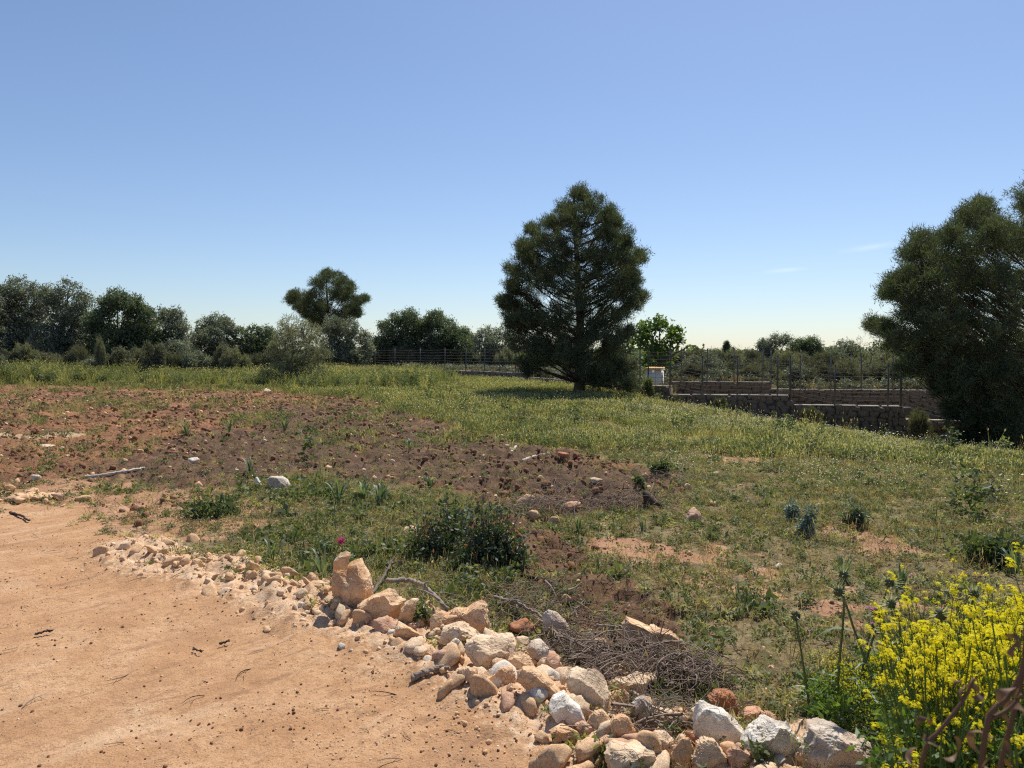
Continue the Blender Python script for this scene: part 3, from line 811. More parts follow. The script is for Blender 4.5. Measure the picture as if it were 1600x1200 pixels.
blob_tree("olive_tree", "low grey-green olive clump behind the fence, right of the round dark carob", 60, (1318, 590), [(1300, 552, 13), (1318, 545, 14), (1336, 554, 12), (1312, 568, 16)], 'olive', np.random.default_rng(306), dens=1.2, ll=.16, lw=.04, cs=.28)
blob_tree("wild_olive_tree", "dark green bushy tree behind the fence beside the right pine's outermost branch", 52, (1392, 596), [(1374, 547, 15), (1394, 540, 16), (1412, 553, 14), (1388, 566, 18), (1425, 566, 14)], 'carob', np.random.default_rng(307), dens=1.1, ll=.16, lw=.04, cs=.28)
blob_tree("olive_tree", "low spreading olive on the skyline between the dark conifers and the light olive", 70, (1166, 585), [(1150, 561, 9), (1166, 556, 10), (1180, 562, 9)], 'olive', np.random.default_rng(308), dens=1.2, ll=.16, lw=.04, cs=.3)
blob_tree("fig_tree", "bright green broad-leaved fig tree right of the big middle pine", 46, (1026, 592), [(1006, 515, 15), (1028, 506, 14), (1048, 516, 14), (1066, 530, 9), (1016, 535, 18), (1044, 540, 14), (1076, 541, 5), (995, 530, 14)], 'fig', np.random.default_rng(301), dens=.62, ll=.24, lw=.10, cs=.30, K=8, gapn=.46, fill=1)
blob_tree("tamarisk_bush", "large feathery grey-green bush standing in the tall grass at the edge of the soil", 41.5, (455, 602), [(452, 512, 20), (478, 518, 20), (440, 530, 20), (492, 542, 18), (465, 545, 28), (432, 552, 14), (475, 565, 22), (445, 572, 16), (505, 555, 12)], 'tamarisk', np.random.default_rng(302), cat="bush", dens=.75, ll=.22, lw=.015, cs=.26, K=18, mode='needle', stems=4, trunk_r=.05, gapn=.36)
blob_tree("olive_bush", "rounded silvery olive bush behind the fence, right of the white hut", 44, (1092, 600), [(1080, 570, 17), (1102, 564, 15), (1120, 572, 14), (1068, 578, 14), (1095, 582, 17), (1118, 585, 12)], 'olive', np.random.default_rng(303), cat="bush", dens=1.2, ll=.13, lw=.03, cs=.22)
blob_tree("wild_olive_tree", "green bushy tree top showing above the silvery olive bush", 62, (1108, 588), [(1098, 558, 10), (1114, 555, 11), (1128, 560, 10), (1088, 562, 9)], 'carob', np.random.default_rng(304), dens=1.2, ll=.14, lw=.035, cs=.3)
blob_tree("grey_shrub_tree", "half-bare grey tree with twiggy top between the fence and the right pine", 48, (1348, 600), [(1326, 556, 12), (1345, 540, 13), (1362, 548, 14), (1376, 556, 12), (1350, 566, 16)], 'tamarisk', np.random.default_rng(305), dens=.3, ll=.14, lw=.013, cs=.3, K=9, mode='needle', stems=3, trunk_r=.06, gapn=.5)

def cypress(px, top, D, label, w):
    k = D / F_PX; rng = np.random.default_rng(int(px))
    x = (px - 800) * k; z = gz1(x, D) - .1
    H = EYE + (HORIZON - top) * k - z
    root = empty("cypress_tree", (x, D, z)); tag(root, label, "conifer")
    tb = MB(); tb.tube([(0, 0, 0), (0.03, 0, H * .5), (0, 0, H * .97)], [.14, .08, .02], 7); add("trunk", tb.mesh("trunk", M['bark'], True), root)
    C = []
    for q in range(330):
        u = rng.uniform(.05, 1) ; tier = .65 + .35 * abs(math.sin(u * 17))
        R = w * k * (1 - u) ** .75 * tier
        a = rng.uniform(0, 6.283); r = R * rng.uniform(.3, 1) ** .5
        C.append((math.cos(a) * r, math.sin(a) * r, u * H))
    C = np.array(C)
    v, f, t = needles(C, np.full(len(C), .36), 12, .9, .13, rng, None, .1)
    add("crown", mesh_np("crown", v, f, M['carob'], t * .5), root)
cypress(1135, 535, 95, "taller of two small dark conical conifers on the skyline", 17)
cypress(1152, 551, 98, "shorter of two small dark conical conifers on the skyline", 12)

# ---- scrub bushes: six bushes built once, then copied
def make_bush(seed, mat, leaf=(.10, .022, 14), mode='leaf', top=1.0):
    rng = np.random.default_rng(seed)
    C = []
    for b in range(9):
        a = rng.uniform(0, 6.283); r = rng.uniform(0, .62)
        c = np.array([math.cos(a) * r, math.sin(a) * r, rng.uniform(.25, .72) * top]); R = rng.uniform(.24, .42)
        n = 60; d = unit(rng, n); rad = R * rng.uniform(.3, 1, n) ** .5
        P = c + d * rad[:, None]; C.append(P[P[:, 2] > .02])
    C = np.vstack(C); S = np.full(len(C), .15)
    v, f, t = leaves(C, S, leaf[2], leaf[0], leaf[1], rng) if mode == 'leaf' else needles(C, S, leaf[2], leaf[0] / .15, leaf[1] / .15, rng, None, .7)
    fol = mesh_np("foliage", v, f, M[mat], t)
    tb = MB()
    for s in range(9):
        a = rng.uniform(0, 6.283); e = (math.cos(a) * rng.uniform(.2, .7), math.sin(a) * rng.uniform(.2, .7), rng.uniform(.5, .95) * top)
        tb.tube(bez((0, 0, -.05), (e[0] * .3, e[1] * .3, e[2] * .6), e, 5), np.linspace(.03, .006, 5), 4, cap=False)
    return fol, tb.mesh("stems", M['greybark'], True)
BUSH = [make_bush(1, 'scrub'), make_bush(2, 'olive'), make_bush(3, 'carob'), make_bush(4, 'scrub', (.16, .010, 16), 'needle'), make_bush(5, 'tamarisk', (.15, .011, 16), 'needle'), make_bush(6, 'herb', (.12, .03, 10))]
def bush(kind, px, top, base, D, wpx, label, group=None, nm="scrub_bush"):
    k = D / F_PX; x = (px - 800) * k
    z = gz1(x, D) - .04
    h = max(.25, EYE + (HORIZON - top) * k - z); w = wpx * k
    rng = random.Random(int(px * 7 + D))
    root = empty(nm, (x, D, z), rng.uniform(0, 6.28)); root.scale = (w / 1.75, w / 1.75, h)
    add("foliage", BUSH[kind][0], root); add("stems", BUSH[kind][1], root)
    tag(root, label, "bush", group)
    return root
g1 = "low scrub in front of the left trees"
for i, px in enumerate(range(-60, 430, 27)):
    j = random.Random(i)
    bush([0, 3, 1, 0, 4, 3][i % 6], px + j.uniform(-8, 8), j.uniform(538, 556), 575, j.uniform(47.5, 50), j.uniform(38, 62), "low drab scrub bush in the row below the left tree line", g1)
bush(4, 158, 532, 575, 47, 22, "slim upright pale bush rising from the scrub before the left trees")
bush(0, 240, 537, 575, 46.5, 44, "rounded yellowish bush at the front of the left scrub")
bush(3, 690, 541, 575, 69, 40, "feathery olive bush behind the left fence under the carob clump", "bushes behind the left fence")
for i, (k_, px, top, D, w) in enumerate([(3, 632, 540, 68, 48), (0, 660, 545, 69, 40), (3, 712, 536, 72, 48), (0, 600, 552, 71, 34), (1, 740, 548, 70, 44), (4, 790, 545, 64, 50), (0, 575, 548, 70, 40), (5, 820, 552, 60, 40), (3, 855, 545, 58, 46), (0, 675, 556, 68, 34), (3, 560, 545, 72, 40), (1, 765, 556, 66, 34)]):
    bush(k_, px, top, 585, D, w, "drab olive bush behind the left stretch of fence", "bushes behind the left fence")
for i, (k_, px, top, D, w) in enumerate([(0, 1145, 566, 52, 46), (3, 1172, 574, 50, 42), (0, 1198, 562, 56, 52), (4, 1222, 572, 50, 40), (5, 1238, 580, 47, 40), (0, 1262, 566, 58, 50), (3, 1286, 572, 52, 44), (0, 1310, 562, 54, 50), (4, 1335, 570, 47, 44), (0, 1362, 566, 50, 52), (3, 1392, 560, 50, 54), (0, 1425, 562, 48, 54), (4, 1460, 565, 46, 56), (0, 1500, 560, 46, 60), (3, 1545, 560, 46, 64), (0, 1595, 562, 45, 64), (3, 1640, 560, 45, 64), (1, 1160, 558, 72, 44), (2, 1185, 556, 76, 40), (1, 1300, 565, 75, 40), (2, 1060, 562, 55, 44), (0, 985, 560, 56, 44), (3, 950, 556, 58, 50), (0, 905, 555, 58, 50), (1, 1320, 556, 80, 44)]):
    bush(k_, px, top, 600, D, w, "drab scrub bush behind the right stretch of fence", "bushes behind the right fence")
rb = random.Random(5)
for i in range(26):
    px = 1060 + i * 22 + rb.uniform(-8, 8)
    bush([0, 3, 1, 4, 0, 3][rb.randrange(6)], px, rb.uniform(546, 562), 600, rb.uniform(43, 62), rb.uniform(50, 74), "drab scrub bush behind the right stretch of fence", "bushes behind the right fence")
for i in range(24):
    px = 1058 + i * 22 + rb.uniform(-8, 8)
    bush([0, 3, 4, 1, 0, 3][rb.randrange(6)], px, rb.uniform(562, 580), 606, rb.uniform(42.0, 44.0), rb.uniform(40, 64), "drab scrub bush behind the right stretch of fence", "bushes behind the right fence")
bush(5, 1015, 590, 622, 34.2, 20, "dark leafy bush growing against the foot of the wall near the hut")
bush(3, 1270, 636, 662, 31.6, 36, "grey-green bush at the foot of the wall, left of the wall step")
bush(0, 1128, 622, 640, 32.6, 26, "low pale bush at the foot of the wall's middle stretch")
bush(3, 1440, 641, 690, 30.2, 46, "yellow-green bush in front of the lowest wall step, beside the right pine")
bush(3, 1055, 617, 636, 33.2, 24, "low grey bush at the foot of the wall below the fence corner post")
bush(5, 610, 572, 590, 64, 26, "green bush overhanging the left end of the stone wall")
bush(2, 418, 578, 600, 43, 34, "dark green clump in the tall grass left of the feathery bush")
bush(2, 520, 583, 600, 45, 36, "dark green clump in the tall grass right of the feathery bush")

ORD = "first second third fourth fifth sixth seventh eighth ninth tenth eleventh twelfth thirteenth fourteenth fifteenth sixteenth seventeenth eighteenth nineteenth twentieth".split()
def number(group, stem):
    L = sorted([o for o in CO.objects if o.get('group') == group], key=lambda o: o.location.x / o.location.y)
    for i, o in enumerate(L):
        if i < len(ORD): o['label'] = stem % ORD[i]
number(g1, "low drab scrub bush below the left tree line, %s from the left in its row")
number("bushes behind the left fence", "drab olive bush behind the left stretch of fence, %s from the left")
# ---- the far woods along the horizon read as one mass
def far_woods():
    rng = np.random.default_rng(9)
    C = []
    for a in np.radians(np.arange(-60, 60, .16)):
        D = rng.uniform(150, 230); x, y = D * math.sin(a), D * math.cos(a)
        h = rng.uniform(1.6, 3.4) + 1.0 * float(n2(np.array([a * 14]), np.array([2.0]), 4)[0])
        n = 26
        P = np.stack([x + rng.normal(0, 1.1, n), y + rng.normal(0, 1.5, n), .3 + rng.uniform(0, 1, n) * h], -1); C.append(P)
    C = np.vstack(C)
    v, f, t = leaves(C, np.full(len(C), .9), 5, .9, .32, rng)
    tag(add("distant_woods", mesh_np("distant_woods", v, f, M['carob'], t)), "distant belt of woodland along the horizon", "woods", kind='stuff')
far_woods()

# ------------------------------------------------------------------ walls, fences, hut
def stone_mesh(seed, mat, sub=1):
    import bmesh
    bm = bmesh.new(); bmesh.ops.create_cube(bm, size=1.0)
    bmesh.ops.bevel(bm, geom=bm.edges[:], offset=.16, segments=1, affect='EDGES')
    bmesh.ops.triangulate(bm, faces=bm.faces[:])
    v = np.array([tuple(q.co) for q in bm.verts]); f = np.array([[q.index for q in p.verts] for p in bm.faces]); bm.free()
    v = v + (np.stack([n3(v * 1.3 + seed * 9.1, seed), n3(v * 1.3 + 50 + seed, seed), n3(v * 1.3 + 90 + seed, seed)], -1) - .5) * .5
    return mesh_np("stone", v, f, mat)
STONE = [stone_mesh(s, M['wallstone']) for s in range(8)]
STONE_W = [stone_mesh(s + 20, M['wallstone_warm']) for s in range(8)]

def wall(name, label, path, top_z, thick, meshes, sx, sz, limit, capped=True, seed=0):
    """path: [(x,y)...]; top_z(x) piecewise; stones laid in courses on the face towards the camera"""
    rng = random.Random(seed)
    P = np.array(path); root = empty(name, (P[0][0], P[0][1], 0)); tag(root, label, "stone wall")
    o0 = np.array([P[0][0], P[0][1], 0])
    core, cap, stuff = MB(), MB(), MB()
    cand = []
    for (x0, y0), (x1, y1) in zip(P[:-1], P[1:]):
        L = math.hypot(x1 - x0, y1 - y0); rz = math.atan2(y1 - y0, x1 - x0)
        nseg = max(1, int(L / .8))
        for i in range(nseg):
            u = (i + .5) / nseg; cx, cy = x0 + (x1 - x0) * u, y0 + (y1 - y0) * u
            zt = top_z(cx); zb = min(gz1(cx, cy - .5), gz1(cx, cy)) - .4
            zb = min(zb, zt - .2)
            nx, ny = math.sin(rz), -math.cos(rz)
            core.box((cx - o0[0] - nx * .0, cy - o0[1] - ny * .0, (zb + zt) / 2 - .03), (L / nseg + .002, thick - .10, zt - zb - .02), rz)
            if capped:
                cap.box((cx - o0[0], cy - o0[1], zt + .004 + rng.uniform(-.012, .016)), (L / nseg * rng.uniform(.80, .99), thick + rng.uniform(-.04, .06), .045), rz + rng.uniform(-.01, .01))
        z = -9
        nrow = int(3.2 / sz)
        for r in range(nrow):
            u = rng.uniform(0, .5) * sx
            while u < L:
                w = sx * rng.uniform(.5, 1.6); h = sz * rng.uniform(.8, 1.5)
                cu = (u + w / 2) / L
                if cu > 1: break
                cx, cy = x0 + (x1 - x0) * cu, y0 + (y1 - y0) * cu
                zt = top_z(cx); zz = min(zt - .09, zt - .02 - sz * (r + .5) + rng.uniform(-.06, .06))
                zg = gz1(cx, cy - .4)
                u += w
                if zz < zg - .1: continue
                nx, ny = math.sin(rz), -math.cos(rz)
                cand.append((cx + nx * (thick / 2 - .07) - o0[0], cy + ny * (thick / 2 - .07) - o0[1], zz, w * .96, rng.uniform(.16, .24), h * .97, rz + rng.uniform(-.15, .15), rng.uniform(-.3, .3)))
    cand.sort(key=lambda c: (c[1] + o0[1]) - .0 * c[0])
    for i, c in enumerate(cand):
        me = meshes[rng.randrange(len(meshes))]
        if i < limit:
            o = add("stone", me, root, c[:3]); o.scale = c[3:6]; o.rotation_euler = (0, c[7], c[6])
        else:
            n = len(me.vertices); v = np.zeros(n * 3, np.float32); me.vertices.foreach_get("co", v); v = v.reshape(-1, 3) * np.array(c[3:6])
            cr, sr = math.cos(c[6]), math.sin(c[6])
            v = np.stack([v[:, 0] * cr - v[:, 1] * sr, v[:, 0] * sr + v[:, 1] * cr, v[:, 2]], -1) + np.array(c[:3])
            f = np.array([p.vertices[:] for p in me.polygons])
            stuff.add(v, f)
    add("wall_core", core.mesh("wall_core", M['mortar']), root)
    if capped: add("wall_cap", cap.mesh("wall_cap", M['cap']), root)
    if stuff.n:
        o = add("stones", stuff.mesh("stones", meshes[0].materials[0]), root); o['kind'] = 'stuff'
    return root

def top_front(x):
    if x < 1.3: return float(np.interp(x, [-12.5, -6, 1.3], [.80, .74, .66]))
    if x < 5.7: return .36
    if x < 7.25: return .32
    if x < 12.15: return float(np.interp(x, [7.2, 12.1], [-.04, -.02]))
    if x < 16.6: return -.42
    return -.98
pts_l = [(-12.7, 66.2), (-6, 58.45), (1.26, 50.0)]
pts_m = [(1.3, 49.6), (4.2, 42.0), (6.3, 35.5), (7.2, 34.5)]
pts_r = [(7.25, 34.48), (12.1, 33.0), (17.3, 31.5), (22.8, 30.0), (30, 28.0)]
wall("stone_wall", "low dark dry-stone wall running behind the grass left of the big middle pine", pts_l, top_front, .5, STONE, .42, .22, 0, seed=1)
wall("stone_wall", "stretch of dark stone wall behind the big middle pine up to the fence corner", pts_m, top_front, .5, STONE, .36, .2, 40, seed=2)
wall("stone_wall", "stepped dark stone wall descending to the right towards the right pine", pts_r, top_front, .5, STONE, .30, .2, 300, seed=3)
def top_back(x): return .36 if x < 13.75 else -.02
wall("terrace_wall", "brownish terrace wall seen through the fence, behind the stepped wall", [(8.4, 41.0), (13.7, 40.2), (13.8, 40.1), (26, 38.0), (34, 36.6)], top_back, .4, STONE_W, .36, .2, 200, seed=4)

def fence(label, posts, wires, top_of, base_of, nstr, r, pr=.035, seed=0):
    root = empty("wire_fence", (posts[0][0], posts[0][1], 0)); tag(root, label, "wire fence")
    o0 = Vector((posts[0][0], posts[0][1], 0)); rng = random.Random(seed)
    pm = {}
    for (x, y) in posts:
        zt, zb = top_of(x), base_of(x)
        mb = MB(); lx = rng.uniform(-.02, .02)
        mb.tube([(0, 0, zb - .3), (lx * .5, 0, (zb + zt) / 2), (lx, 0, zt)], pr, 6)
        mb.tube([(lx, 0, zt - .005), (lx, 0, zt + .02)], pr * 1.25, 6)
        add("post", mb.mesh("post", M['post'], True), root, Vector((x, y, 0)) - o0)
    for k in range(nstr):
        mb = MB()
        for (xa, ya), (xb, yb) in wires:
            ta, tb_ = top_of(xa + .01), top_of(xb - .01); ba, bb = base_of(xa + .01), base_of(xb - .01)
            u = (k + .4) / nstr
            za, zb = ba + (ta - .04 - ba) * u, bb + (tb_ - .04 - bb) * u
            a = Vector((xa, ya, za)) - o0; b = Vector((xb, yb, zb)) - o0
            m = (a + b) / 2 + Vector((0, 0, -.02 - rng.uniform(0, .03)))
            mb.tube([a, a.lerp(m, .5) + Vector((0, 0, -.008)), m, b.lerp(m, .5) + Vector((0, 0, -.008)), b], r, 4, cap=False)
        add("wire", mb.mesh("wire", M['wire']), root)
    # thin upright wires of the mesh, too fine to pick apart
    mb = MB()
    for (xa, ya), (xb, yb) in wires:
        n = max(2, int(math.hypot(xb - xa, yb - ya) / .32))
        for i in range(1, n):
            u = i / n; x, y = xa + (xb - xa) * u, ya + (yb - ya) * u
            mb.tube([(x - o0.x, y - o0.y, base_of(x) + .05), (x - o0.x, y - o0.y, top_of(x) - .06)], r * .55, 3, cap=False)
    o = add("upright_wires", mb.mesh("upright_wires", M['wire']), root); o['kind'] = 'stuff'
    return root
def at_wall(px):
    k = (px - 800) / F_PX; xs = np.linspace(-20, 32, 8000)
    i = np.argmin(np.abs(xs - k * y_wall(xs))); return (float(xs[i]), float(y_wall(xs[i])))
FH = 1.70
def fr_base(x): return top_front(x) + .03 if x > -12.5 else gz1(x, float(y_wall(x)))
def fr_top(x): return fr_base(x) + FH
pr_ = [at_wall(p) for p in (1013, 1047, 1097, 1152, 1215, 1234.4, 1235.6, 1305, 1388, 1407.2, 1408.6, 1480, 1560, 1640, 1720)]
pr_ = sorted(set(pr_))
fence("tall wire fence on galvanised posts standing on the stepped wall at right", pr_, list(zip(pr_[:-1], pr_[1:])), fr_top, fr_base, 10, .009, seed=5)
pl_ = sorted([at_wall(p) for p in (531, 558, 586, 617, 657, 695, 728, 757, 781, 806, 832)])
fence("wire fence on thin posts behind the low wall left of the big middle pine", pl_, list(zip(pl_[:-1], pl_[1:])), fr_top, fr_base, 8, .011, pr=.045, seed=6)
pm_ = sorted([at_wall(p) for p in (845, 880, 920, 960, 1000)])
fence("short run of wire fence behind the trunk of the big middle pine", pm_, list(zip(pm_[:-1], pm_[1:])), fr_top, fr_base, 8, .007, seed=7)
def bk_base(x): return top_back(x) + .02
def bk_top(x): return bk_base(x) + 1.75
pb_ = []
for p in (1065, 1105, 1147, 1192, 1205, 1251, 1298, 1346, 1395, 1450, 1510, 1575):
    k = (p - 800) / F_PX; y = 40.5
    for _ in range(8): y = float(y_back(k * y))
    pb_.append((k * y, y))
fence("second wire fence further back on the brownish terrace wall", pb_, list(zip(pb_[:-1], pb_[1:])), bk_top, bk_base, 6, .005, seed=8)

def hut():
    D = 41.0; k = D / F_PX
    x, z0 = (1023 - 800) * k, gz1((1023 - 800) * k, D) - .05
    w, h = 26 * k, EYE + (HORIZON - 578) * k - z0
    root = empty("utility_hut", (x, D, z0), math.radians(-24)); tag(root, "small white rendered hut with an ochre tiled roof behind the fence corner", "hut")
    b = MB(); b.box((0, 0, h / 2), (w * .92, w * .8, h)); add("wall", b.mesh("wall", M['stucco']), root)
    b = MB(); b.box((w * .466, -.03, h * .5), (.02, w * .42, h * .8)); add("door", b.mesh("door", M['hutdoor']), root)
    b = MB(); b.box((w * .478, -.03, h * .72), (.012, .16, .14)); add("warning_plate", b.mesh("warning_plate", M['sign_red']), root)
    b = MB(); b.box((0, 0, h + .03), (w * 1.04, w * .98, .05)); add("eaves", b.mesh("eaves", M['stucco']), root)
    n = 7
    for i in range(9):
        b = MB(); xx = (i - 4) * w * 1.0 / 9
        pts = [(xx, -w * .52, h + .06), (xx, 0, h + .085), (xx, w * .52, h + .11)]
        b.tube(pts, w * .062, 8); add("roof_tile", b.mesh("roof_tile", M['rooftile'], True), root)
hut()

def mound():
    D = 57.0; k = D / F_PX; x = (815 - 800) * k
    n = 40; X, Y = np.meshgrid(np.linspace(-1, 1, n), np.linspace(-1, 1, n))
    r = np.hypot(X, Y); h = np.clip(1 - r, 0, 1) ** .8 * .95 + (fbm2(X * 5, Y * 5, 4, 3) - .5) * .16 * (r < .97) - .12
    v = np.stack([X.ravel() * 2.4, Y.ravel() * 2.0, h.ravel()], -1)
    i, j = np.meshgrid(np.arange(n - 1), np.arange(n - 1), indexing='ij')
    f = np.stack([i * n + j, i * n + j + 1, (i + 1) * n + j + 1, (i + 1) * n + j], -1).reshape(-1, 4)
    tag(add("gravel_mound", mesh_np("gravel_mound", v, f, M['clod'], None, True), None, (x, D, gz1(x, D))), "dark heap of earth and gravel behind the wall left of the middle pine", "earth heap")
mound()

# ------------------------------------------------------------------ rocks
import bmesh
def ico(sub):
    bm = bmesh.new(); bmesh.ops.create_icosphere(bm, subdivisions=sub, radius=1.0)
    v = np.array([tuple(q.co) for q in bm.verts]); f = np.array([[q.index for q in p.verts] for p in bm.faces]); bm.free()
    return v, f
ICO = {s: ico(s) for s in (2, 3, 4, 5)}
def rock_shape(seed, sub=4, facets=9, rough=.16, sharp=.96):
    rng = np.random.default_rng(seed); d, f = ICO[sub]
    r = np.ones(len(d)) * 1.12
    n = unit(rng, facets + 3)
    for q in n:
        c = d @ q; off = rng.uniform(.42, .80)
        lim = np.where(c > 1e-3, off / np.maximum(c, 1e-3), 9)
        r = np.minimum(r, lim * (1.0))
    r = r * sharp + (1 - sharp) * .9
    r = r * (1 + (fbm3(d * 1.7 + seed, 3, seed) - .5) * rough * 1.5 + (np.abs(fbm3(d * 4.5 + seed * 3, 3, seed + 5, .6) - .5) - .12) * rough * 1.8 + (fbm3(d * 11 + seed, 3, seed + 9, .65) - .5) * rough * 1.3)
    v = d * r[:, None]
    lo, hi = v.min(0), v.max(0)
    v = (v - (lo + hi) / 2) / (hi - lo)           # unit box
    return v, f
def rock(label, cx, base, w, h, mat, seed, facets=9, rough=.16, sub=4, deep=.85, sink=.14, roll=0.0, name="rock", lift=0.0, back=0.0, group=None, sharp=.96):
    p = at(cx, min(base, 1330))
    k = p.y / F_PX
    ww, hh = w * k, h * k * 1.03 / (1 - sink)
    v, f = rock_shape(seed, sub, facets, rough, sharp)
    v = v * np.array([ww, ww * deep, hh])
    c, s = math.cos(roll), math.sin(roll)
    v = np.stack([v[:, 0] * c - v[:, 2] * s, v[:, 1], v[:, 0] * s + v[:, 2] * c], -1)
    o = add(name, mesh_np(name, v, f, M[mat], None, sub >= 4))
    y = p.y + ww * deep * .42 + back
    x = p.x * (y / p.y)
    o.location = (x, y, p.z + hh * (.5 - sink) + lift)
    tag(o, label, "rock", group)
    return o
def rock_poly(label, pts, off, sc, mat, seed, deep=.8, rough=.10, sub=5, name="rock", lift=None, ground=None, back=0.0, facets=8):
    """a rock whose front elevation follows the outline, rounded and faceted front to back"""
    P = np.array([(off[0] + a / sc, off[1] + b / sc) for a, b in pts])
    cx, base = P[:, 0].mean(), P[:, 1].max()
    g = at(*(ground or (cx, min(base, 1330) - 2)))
    D0 = g.y; k = D0 / F_PX; w = (P[:, 0].max() - P[:, 0].min()) * k; dep = w * deep * .5
    D = D0 + dep * .8 + back; k = D / F_PX
    X = (P[:, 0] - 800) * k; Z = EYE + (HORIZON - P[:, 1]) * k
    c = np.array([(X.max() + X.min()) / 2, (Z.max() + Z.min()) / 2 ]); X, Z = X - c[0], Z - c[1]
    low = Z < (Z.min() + .25 * (Z.max() - Z.min()))
    if lift is None: Z = np.where(low, Z - .10 * (Z.max() - Z.min()) - .012, Z)
    th = np.linspace(-math.pi, math.pi, 721); rad = np.zeros(721)
    for i in range(len(X)):
        ax, az, bx, bz = X[i], Z[i], X[(i + 1) % len(X)], Z[(i + 1) % len(X)]
        den = np.cos(th) * (bz - az) - np.sin(th) * (bx - ax); den = np.where(np.abs(den) < 1e-9, 1e-9, den)
        t = (ax * (bz - az) - az * (bx - ax)) / den
        u = (np.cos(th) * t - ax) * (bx - ax) + (np.sin(th) * t - az) * (bz - az); u = u / ((bx - ax) ** 2 + (bz - az) ** 2 + 1e-12)
        ok = (t > 0) & (u > -.01) & (u < 1.01)
        rad = np.maximum(rad, np.where(ok, t, 0))
    rad = np.where(rad > 0, rad, np.median(rad))
    rad = np.convolve(np.concatenate([rad[-7:-1], rad, rad[1:7]]), np.ones(3) / 3, 'same')[6:-6]
    d, f = ICO[sub]; rng = np.random.default_rng(seed)
    ang = np.arctan2(d[:, 2], d[:, 0]); cc = np.hypot(d[:, 0], d[:, 2])
    r = np.interp(ang, th, rad)
    m = np.ones(len(d))
    for q in unit(rng, facets + 4):
        q = q * np.array([.75, 1, .75]); q[1] -= .35; q /= np.linalg.norm(q)
        e = d @ q; m = np.minimum(m, np.where(e > 1e-3, rng.uniform(.50, .88) / np.maximum(e, 1e-3), 9))
    ce = cc ** .62; ye = np.sign(d[:, 1]) * np.abs(d[:, 1]) ** .7
    m2 = 1 - (1 - m) * np.abs(d[:, 1]) ** .5
    rg_ = np.abs(fbm3(d * 3.3 + seed * 3, 4, seed + 5, .62) - .5)
    n1 = (fbm3(d * 2.1 + seed, 3, seed) - .5) * rough * .7 * (.35 + np.abs(d[:, 1])) + (.10 - rg_) * rough * 2.6 * ss(rg_, .14, .0) + (fbm3(d * 11 + seed, 4, seed + 9, .65) - .5) * rough * 1.5
    v = np.stack([np.cos(ang) * r * ce * m2, ye * dep * m, np.sin(ang) * r * ce * m2], -1) * (1 + n1)[:, None]
    # the top leans away from the camera a little, as lying stones do
    v[:, 1] += np.clip(v[:, 2], 0, None) * .25
    o = add(name, crisp(mesh_np(name, v, f, M[mat], None, True)), None, (c[0], D, c[1] + (lift or 0)))
    tag(o, label, "rock"); return o
A6, A7, A8 = (500, 840), (800, 900), (1150, 860)
